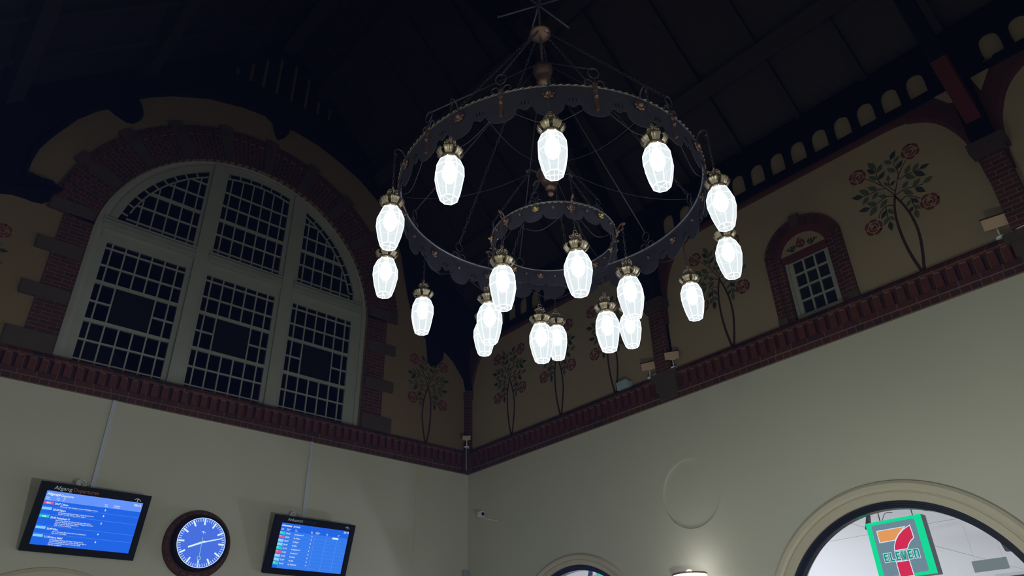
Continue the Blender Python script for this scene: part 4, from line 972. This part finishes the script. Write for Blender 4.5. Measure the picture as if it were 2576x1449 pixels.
# ------------------------------------------------------------------ clock
XC, ZC2 = -5.235, 3.90
ck = empty('wall_clock', (XC, 0, ZC2), 'round station clock with glowing blue face in a brick ring', 'clock')
q = MB(); q.sweep((XC, ZC2), [(0.385, 0.0), (0.385, 0.045), (0.50, 0.045), (0.505, 0.0)], 0, 2 * PI, 64, mA); q.build('brick_ring', 'brick_clock', ck)
def disc(q, c0, r, h0, h1, n=64): q.poly([circ(c0[0], c0[1], r, n)], h0, h1, mA)
q = MB(); disc(q, (XC, ZC2), 0.40, 0.0, 0.19); q.sweep((XC, ZC2), [(0.363, 0.19), (0.363, 0.20), (0.40, 0.20), (0.40, 0.19)], 0, 2 * PI, 64, mA); q.build('clock_case', 'black', ck)
q = MB(); disc(q, (XC, ZC2), 0.362, 0.190, 0.194); face = q.build('clock_face', 'e_face', ck)
q = MB()
for k in range(60):
    a = 2 * PI * k / 60; big = k % 5 == 0; r0, r1, wd = (0.255, 0.343, 0.024) if big else (0.305, 0.343, 0.0075)
    ribbon(q, [(XC + r0 * math.sin(a), ZC2 + r0 * math.cos(a)), (XC + r1 * math.sin(a), ZC2 + r1 * math.cos(a))], wd, wd, 0.194, 0.196, mA)
q.sweep((XC, ZC2), [(0.352, 0.193), (0.352, 0.1965), (0.361, 0.1965), (0.361, 0.193)], 0, 2 * PI, 64, mA)
mm_ = lambda u, v, h: mA(XC + u, ZC2 + v, h)
logo_mark(q, lambda u, v, h: mA(XC + u, ZC2 - v, 0.196), 0.0, -0.15, 0.055, 1.0, 0.196)
q.build('hour_marks', 'e_mark', face)
def hand(deg, r0, r1, w0, w1, h, mt, nm):
    a = math.radians(deg); q = MB(); ribbon(q, [(XC - r0 * math.sin(a), ZC2 - r0 * math.cos(a)), (XC + r1 * math.sin(a), ZC2 + r1 * math.cos(a))], w0, w1, h, h + 0.003, mA); return q
hand(12.2 * 6, 0.05, 0.31, 0.020, 0.014, 0.198, 0, 0).build('minute_hand', 'e_mark', face)
hand((8 + 12.2 / 60) * 30, 0.05, 0.205, 0.026, 0.024, 0.202, 0, 0).build('hour_hand', 'e_mark', face)
q = hand(181, 0.075, 0.20, 0.008, 0.008, 0.206, 0, 0); a = math.radians(181)
q.sweep((XC + 0.225 * math.sin(a), ZC2 + 0.225 * math.cos(a)), [(0.018, 0.206), (0.018, 0.209), (0.030, 0.209), (0.030, 0.206)], 0, 2 * PI, 20, mA)
ribbon(q, [(XC + 0.255 * math.sin(a), ZC2 + 0.255 * math.cos(a)), (XC + 0.335 * math.sin(a), ZC2 + 0.335 * math.cos(a))], 0.007, 0.007, 0.206, 0.209, mA); q.build('second_hand', 'e_second', face)

# ------------------------------------------------------------------ floodlights, box, cables on the cornice ledge
LZ = 6.297
def flood(x, y, rz, tilt, label, sc_=1.0, beige=True):
    root = empty('floodlight', (x, y, LZ), label, 'floodlight', None)
    q = MB(); q.lathe([(0.05, 0.0), (0.055, 0.008), (0.05, 0.022), (0.012, 0.026)], 14); q.build('base_plate', 'white_cable', root, local=True)
    q = MB(); q.tube([(0, 0, 0.02), (0, 0, 0.16)], 0.010, 8); q.tube([(-0.05, 0, 0.16), (0.05, 0, 0.16)], 0.006, 6); q.build('post', 'white_cable', root, local=True)
    ct, st = math.cos(tilt), math.sin(tilt)
    def T(px, py, pz): return (px * sc_, (py * ct - pz * st) * sc_, 0.155 + (py * st + pz * ct + 0.075) * sc_)
    q = MB(); vs = [T(*p) for p in ((-0.135, -0.07, -0.075), (0.135, -0.07, -0.075), (0.135, -0.06, 0.075), (-0.135, -0.06, 0.075), (-0.105, 0.05, -0.05), (0.105, 0.05, -0.05), (0.105, 0.05, 0.055), (-0.105, 0.05, 0.055))]
    q.add(vs, [(0, 1, 2, 3), (7, 6, 5, 4), (0, 4, 5, 1), (1, 5, 6, 2), (2, 6, 7, 3), (3, 7, 4, 0)]); q.build('lamp_housing', 'flood_beige' if beige else 'flood_grey', root, local=True)
    q = MB(); q.box((-0.10, 0.045, -0.04), (0.10, 0.075, 0.06), T); q.box((-0.145, -0.075, 0.07), (0.145, 0.0, 0.085), T); q.box((-0.09, 0.0, 0.05), (0.09, 0.06, 0.08), T); q.build('rear_fins', 'black', root, local=True)
    root.rotation_euler = (0, 0, rz); return root
flood(-0.26, -0.28, math.radians(-45), 0.1, 'small beige floodlight on the ledge in the room corner', 0.62)
flood(-0.085, -4.97, math.radians(-70), 0.25, 'floodlight on the ledge left of the middle brick pier, turned away', 0.85)
flood(-0.11, -5.47, math.radians(-60), 0.15, 'floodlight in front of the middle brick pier, right one of the pair', 0.85)
flood(-0.10, -10.30, math.radians(-78), 0.45, 'larger beige floodlight at the right edge of the picture, by the right brick pier', 0.95)
q = MB(); q.poly([[(-0.125, 0.0), (0.125, 0.0), (0.125, 0.135), (-0.085, 0.145), (-0.125, 0.115)]], 0.0, 0.13, lambda u, v, h: (-0.008 - h, -4.40 + u, LZ + v)); o = q.build('junction_box', 'box_blue', None, origin=(-0.03, -4.40, LZ)); tag(o, 'plain pale blue grey box lying on the ledge', 'box')
def cable(pts, nm, label): 
    o = MB().tube(smooth_path(pts, 5), 0.006, 6).build(nm, 'white_cable', None, origin=pts[0]); tag(o, label, 'cable')
cable([(-0.12, -5.37, LZ + 0.016), (-0.14, -5.30, LZ + 0.03), (-0.14, -5.20, LZ + 0.02), (-0.135, -5.12, LZ + 0.016), (-0.14, -5.06, LZ + 0.012)], 'ledge_cable', 'white cable lying on the ledge between the pair of floodlights')
cable([(-0.11, -10.38, LZ + 0.012), (-0.15, -10.5, LZ + 0.014), (-0.16, -10.7, LZ + 0.02), (-0.14, -11.0, LZ + 0.012)], 'ledge_cable', 'white cable at the right edge running from the large floodlight')
cable([(-0.19, -0.27, LZ + 0.010), (-0.17, -0.215, LZ + 0.008), (-0.233, -0.233, LZ - 0.02), (-0.235, -0.235, 6.0), (-0.228, -0.228, 5.84)], 'corner_cable', 'thin white cable dropping over the cornice in the room corner')

# security camera on the right wall
cm = empty('security_camera', (0, -0.82, 4.77), 'small white security camera on the right wall near the corner', 'camera')
q = MB(); q.tube([(0, -0.88, 4.76), (-0.05, -0.87, 4.76), (-0.14, -0.74, 4.80), (-0.20, -0.67, 4.85)], 0.006, 6); q.lathe([(0.03, 0), (0.03, 0.012)], 12, (-0.006, -0.88, 4.75)); q.build('camera_arm', 'white_cable', cm)
q = MB(); q.box((-0.25, -0.72, 4.84), (-0.16, -0.62, 4.93)); q.build('camera_body', 'white_cable', cm)
q = MB(); q.tube([(-0.205, -0.718, 4.885), (-0.205, -0.732, 4.885)], 0.034, 16); q.build('camera_lens', 'black', cm)
o = MB().box((-0.14, -0.06, 3.84), (-0.03, 0.0, 3.96)).build('wall_box', 'flood_grey', None, origin=(-0.085, 0, 3.84)); tag(o, 'small grey box low in the corner of the back wall', 'box')

# ------------------------------------------------------------------ seen wall lamp and added unseen hall lamps
def wall_lamp(x, y, sx, label, en):
    root = empty('wall_lamp', (x, y, 3.0), label, 'lamp', None)
    lx = x + sx * 0.32
    q = MB(); q.lathe([(0.06, -0.09), (0.06, 0.09)], 12, (0, 0, 0)); 
    q = MB(); q.box((x, y - 0.06, 2.7), (x + sx * 0.03, y + 0.06, 2.98)); q.tube(smooth_path([(x, y, 2.84), (x + sx * 0.18, y, 2.78), (lx, y, 2.84), (lx, y, 2.93)], 5), 0.014, 8); q.build('lamp_arm', 'brass', root)
    q = MB(); q.lathe([(0.05, -0.10), (0.14, -0.08), (0.20, -0.02), (0.215, 0.04), (0.19, 0.10), (0.13, 0.145), (0.06, 0.165), (0.02, 0.17)] if en > 20 else [(0.03, -0.08), (0.10, -0.05), (0.18, 0.02), (0.225, 0.12), (0.235, 0.17), (0.228, 0.17), (0.17, 0.04), (0.09, -0.02), (0.01, -0.03)], 28, (lx, y, 2.985)); g = q.build('opal_shade', 'opal', root)
    if en > 20:  # shade on the added lamps only, keeps their light off the upper walls
        q = MB(); q.lathe([(0.02, 0.36), (0.10, 0.35), (0.30, 0.27), (0.36, 0.235), (0.365, 0.245), (0.30, 0.285), (0.10, 0.37), (0.02, 0.38)], 28, (lx, y, 3.02)); q.build('light_cutoff_shade', 'black', root)
        q = MB(); q.tube([(x, y, 3.30), (lx, y, 3.40)], 0.012, 6); q.build('cutoff_shade_bracket', 'brass', root)
    zr = 3.045 if en > 20 else 3.15; r_ = 0.212 if en > 20 else 0.228
    q = MB(); q.sweep((lx, y), [(r_, 0.0), (r_ + 0.013, 0.008), (r_ + 0.013, 0.03), (r_, 0.022)], 0, 2 * PI, 32, lambda u, v, h: (u, v, zr + h)); q.build('shade_rim', 'copper', root)
    if en < 20: MB().ball((lx, y, 3.185), 0.05, 10).build('bulb', 'bulb', root)
    for dz in (0.36,):
        ld = bpy.data.lights.new('wall_lamp_light', 'POINT'); ld.energy = en; ld.color = (0.93, 1.0, 0.90); ld.shadow_soft_size = 0.2 if en < 20 else 0.16
        lo = bpy.data.objects.new('wall_lamp_light', ld); sc.collection.objects.link(lo); lo.location = (lx + sx * 0.05, y, 3.36) if en < 20 else (lx, y, 3.15); opal_ob = g
        if en > 20: g.data.materials[0] = MAT['opal_shade_clear']
def added_floor_lamp(x, y, label, en):
    root = empty('added_floor_lamp', (x, y, 0.0), label, 'lamp', None)
    q = MB(); q.lathe([(0.22, 0.0), (0.22, 0.02), (0.06, 0.05), (0.025, 0.08)], 24, (x, y, 0)); q.build('lamp_base', 'black', root)
    q = MB(); q.tube([(x, y, 0.05), (x, y, 1.50)], 0.02, 10); q.build('pole', 'black', root)
    q = MB(); q.lathe([(0.04, -0.10), (0.11, -0.06), (0.13, 0.0), (0.11, 0.08), (0.05, 0.12)], 20, (x, y, 1.60)); q.build('glass_globe', 'opal_shade_clear', root)
    q = MB(); q.lathe([(0.02, 0.24), (0.10, 0.225), (0.197, 0.158), (0.202, 0.165), (0.10, 0.24), (0.02, 0.26)], 28, (x, y, 1.60)); q.build('light_cutoff_shade', 'black', root)  # shade added to hold this light below the cornice
    ld = bpy.data.lights.new('added_floor_light', 'POINT'); ld.energy = en; ld.color = (0.93, 1.0, 0.93); ld.shadow_soft_size = 0.08
    lo = bpy.data.objects.new('added_floor_light', ld); sc.collection.objects.link(lo); lo.location = (x, y, 1.60)
wall_lamp(0.0, -5.37, -1, 'glowing white glass wall lamp, only its top in view between the two shop arches', 0.35)
wall_lamp(-10.46, -5.30, 1, 'added unseen fill lamp on the left wall, nearer the great window', ADDED_WALL_LAMP_W * 0.2)  # unseen left wall lamps added to brighten the lower walls
wall_lamp(-10.46, -10.56, 1, 'added unseen fill lamp on the left wall, beside the viewpoint', ADDED_WALL_LAMP_W * 1.2)
added_floor_lamp(-5.2, -9.1, 'added unseen fill lamp with a cutoff shade standing on the hall floor', 330.0)  # unseen lamp added to light the right wall from below

# ------------------------------------------------------------------ shop behind the arched windows
sh = MB()
sh.box((0.36, -15.9, 3.78), (9.4, 0.0, 3.9)); ceil2 = struct(sh.build('ceiling_shop', 'shop_white'))
struct(MB().box((9.2, -15.9, 0.0), (9.4, 0.0, 3.8)).build('wall_shop_back', 'shop_white'))
struct(MB().box((0.36, -0.2, 0.0), (9.4, 0.0, 3.8)).build('wall_shop_left', 'shop_white')); struct(MB().box((0.36, -15.9, 0.0), (9.4, -15.7, 3.8)).build('wall_shop_right', 'shop_white'))
q = MB()
for x in (2.4,): q.box((x, -15.6, 3.776), (x + 0.008, -0.3, 3.781))
for y in (-7.0,): q.box((0.36, y, 3.776), (9.2, y + 0.008, 3.781))
q.build('panel_joints', 'shop_joint', ceil2)
q = MB(); q.poly([[(-7.88, 3.135), (-7.88, 3.285), (-8.33, 3.285), (-8.33, 3.135)]], -3.03, -3.0, mB); o = empty('hanging_panel', (3.0, -8.1, 3.135), 'grey rectangular panel inside the shop right of the shop sign', 'panel'); q.build('panel_board', 'shop_grey', o)
q = MB(); q.tube([(3.015, -7.92, 3.28), (3.015, -7.92, 3.79)], 0.002, 4); q.tube([(3.015, -8.29, 3.28), (3.015, -8.29, 3.79)], 0.002, 4); q.build('hanging_wires', 'shop_joint', o)
q = MB(); q.poly([[(-8.43, 3.56), (-8.49, 3.285), (-8.85, 3.26), (-8.90, 3.56)]], -2.58, -2.5, mB); o = q.build('display_back', 'shop_dark', None, origin=(2.5, -9.3, 3.6)); tag(o, 'dark angular panel under the shop ceiling at the right edge of the arch', 'panel')
root = empty('shop_cabinet', (3.25, -9.4, 0.0), 'tall brown cabinet top in the lower right corner inside the shop', 'cabinet')
MB().box((3.0, -10.6, 0.0), (3.5, -8.15, 3.035)).build('cabinet_body', 'shop_brown', root); MB().box((2.98, -10.62, 3.035), (3.52, -8.13, 3.075)).build('cabinet_top', 'shop_white', root)
def sign(yc, label, side=1, xs=0.5):
    # lightbox face at x = xs, width in y
    y0, y1, z0, z1 = yc + 0.345, yc - 0.345, 2.87, 3.556
    root = empty('shop_sign', (xs, yc, z1), label, 'sign')
    mf = lambda u, v, h: (xs - h, u, v)
    q = MB(); q.box((y1 + 0.003, z0, -0.16), (y0 - 0.003, z1, -0.006), mf); q.build('sign_housing', 'shop_dark', root)
    q = MB(); q.box((y1, z0, -0.006), (y0, z1, 0.0), mf); fc = q.build('sign_face', 'white' if False else 's_green', root)
    def rr(a, b, c, d, r):
        o = []
        for (cx_, cy_, st_) in ((a - r, c + r, 270), (a - r, d - r, 0), (b + r, d - r, 90), (b + r, c + r, 180)):
            o += arc(cx_, cy_, r, st_, st_ + 90, 5)
        return o
    dy = yc + 7.935
    q = MB(); q.poly([rr(-7.655 + dy, -8.195 + dy, 2.905, 3.517, 0.03)], 0.0, 0.002, mf); q.build('sign_panel', 's_grey', fc)
    def sh_(pts, off, h0, h1, mt, nm):
        cx_ = sum(p[0] for p in pts) / len(pts); cy_ = sum(p[1] for p in pts) / len(pts); o = []
        n = len(pts)
        area = sum(pts[i][0] * pts[(i + 1) % n][1] - pts[(i + 1) % n][0] * pts[i][1] for i in range(n))
        sg = 1 if area > 0 else -1
        for i in range(n):
            a = Vector(pts[i - 1]); b = Vector(pts[i]); c_ = Vector(pts[(i + 1) % n]); d1 = (b - a).normalized(); d2 = (c_ - b).normalized()
            nrm = (Vector((d1.y, -d1.x)) + Vector((d2.y, -d2.x))); k = max(0.4, nrm.length / 2); nrm.normalize(); o.append((b.x + nrm.x * sg * off / k + dy, b.y + nrm.y * sg * off / k))
        q = MB(); q.poly([o], h0, h1, mf); q.build(nm, mt, fc)
    org = [(-7.714, 3.437), (-8.050, 3.437), (-8.010, 3.410), (-7.965, 3.375), (-7.925, 3.335), (-7.900, 3.308), (-7.714, 3.308)]
    red = [(-8.118, 3.440), (-8.122, 3.375), (-8.124, 3.300), (-8.080, 3.272), (-8.042, 3.232), (-8.018, 3.190), (-7.868, 3.190), (-7.880, 3.239), (-7.915, 3.299), (-7.965, 3.355), (-8.035, 3.405)]
    red2 = [(-7.850, 3.050), (-7.999, 3.050), (-8.004, 2.882), (-7.850, 2.882)]
    for i, (pts, mt, nm) in enumerate(((org, 's_orange', 'numeral_bar'), (red, 's_red', 'numeral_stem'), (red2, 's_red', 'numeral_foot'))):
        sh_(pts, 0.010, 0.002, 0.003, 's_white', nm + '_outline'); sh_(pts, 0.0, 0.003, 0.004, mt, nm)
    mt_ = lambda u, v, h: mf(-u, v, h)
    def letters(mat, bold, h, nm):
        # block letters E L E V E n drawn as strokes
        q = MB(); t = 0.020 + bold * 2; H0, H1 = 3.066 - bold, 3.168 + bold; W0 = 0.068; mid = (H0 + H1) / 2
        for i, ch_ in enumerate('ELEVEn'):
            u = 7.716 - dy + i * 0.0730 - (0.004 if ch_ == 'V' else 0); a, b = u - bold, u + 0.056 + bold
            if ch_ in 'EL':
                q.box((a, H0, h), (a + t, H1, h + 0.001), mt_); q.box((a, H0, h), (b - 0.004, H0 + t, h + 0.001), mt_)
                if ch_ == 'E': q.box((a, H1 - t, h), (b - 0.004, H1, h + 0.001), mt_); q.box((a, mid - t / 2, h), (b - 0.012, mid + t / 2, h + 0.001), mt_)
            elif ch_ == 'V':
                q.poly([[(a - 0.004, H1), (a + t - 0.002, H1), ((a + b) / 2 + 0.002, H0 + 0.03), (b - t + 0.006, H1), (b + 0.008, H1), ((a + b) / 2 + 0.013, H0), ((a + b) / 2 - 0.010, H0)]], h, h + 0.001, mt_)
            else:
                q.box((a, H0, h), (a + t, H1, h + 0.001), mt_); q.box((b - t + 0.004, H0, h), (b + 0.004, H1 - 0.012, h + 0.001), mt_); q.poly([[(a, H1 - t), (b - t + 0.006, H1 - t), (b + 0.004, H1 - t), (b - 0.004, H1 - 0.003), (b - 0.012, H1), (a, H1)]], h, h + 0.001, mt_)
        q.build(nm, mat, fc)
    letters('s_white', 0.006, 0.004, 'lettering_outline'); letters('s_dgreen', 0.0, 0.005, 'lettering')
    q = MB()
    for yy in (y0 - 0.16, y1 + 0.12): q.tube([(xs + 0.08, yy, z1), (xs + 0.08, yy, 3.78)], 0.006, 6)
    q.tube(smooth_path([(xs + 0.08, y0 - 0.18, z1), (xs + 0.10, y0 - 0.24, z1 + 0.10), (xs + 0.08, y0 - 0.34, z1 + 0.09)], 5), 0.004, 5)
    q.build('hanger', 'shop_dark', root)
    q = MB(); q.poly([[(y0 + 0.03, z1 - 0.06), (y0 - 0.03, z1 + 0.10), (y0 - 0.05, z1 + 0.11), (y0 - 0.03, z1 - 0.02)]], -0.10, -0.02, mf); q.build('end_bracket', 'shop_dark', root)
    return root
sign(-7.935, 'green lit shop sign with a red and orange 7, inside the large right arch')
sign(-3.02, 'second green shop sign, only its top edge showing in the small lower arch')
for k, (x, y) in enumerate(((3.2, -4.6), (3.2, -10.9), (1.3, -13.4), (6.6, -3.0))):  # unseen lamps added to brighten the shop ceiling
    root = empty('added_shop_lamp', (x, y, 2.4), ['added unseen fill lamp in the shop behind the small arch', 'added unseen fill lamp in the shop behind the large arch', 'added unseen fill lamp in the shop, the one nearest the street end', 'added unseen fill lamp deepest in the shop behind the small arch'][k], 'lamp', 'added fill lamps inside the shop')
    q = MB(); q.ball((x, y, 1.5), 0.14, 12); q.build('lamp_globe', 'opal', root); q = MB(); q.tube([(x, y, 1.62), (x, y, 3.78)], 0.006, 6); q.build('lamp_cord', 'black', root)
    ld = bpy.data.lights.new('added_shop_light', 'POINT'); ld.energy = ADDED_SHOP_LAMP_W; ld.color = (0.86, 0.91, 1.0); ld.shadow_soft_size = 0.2
    lo = bpy.data.objects.new('added_shop_light', ld); sc.collection.objects.link(lo); lo.location = (x + 0.0, y, 1.25)
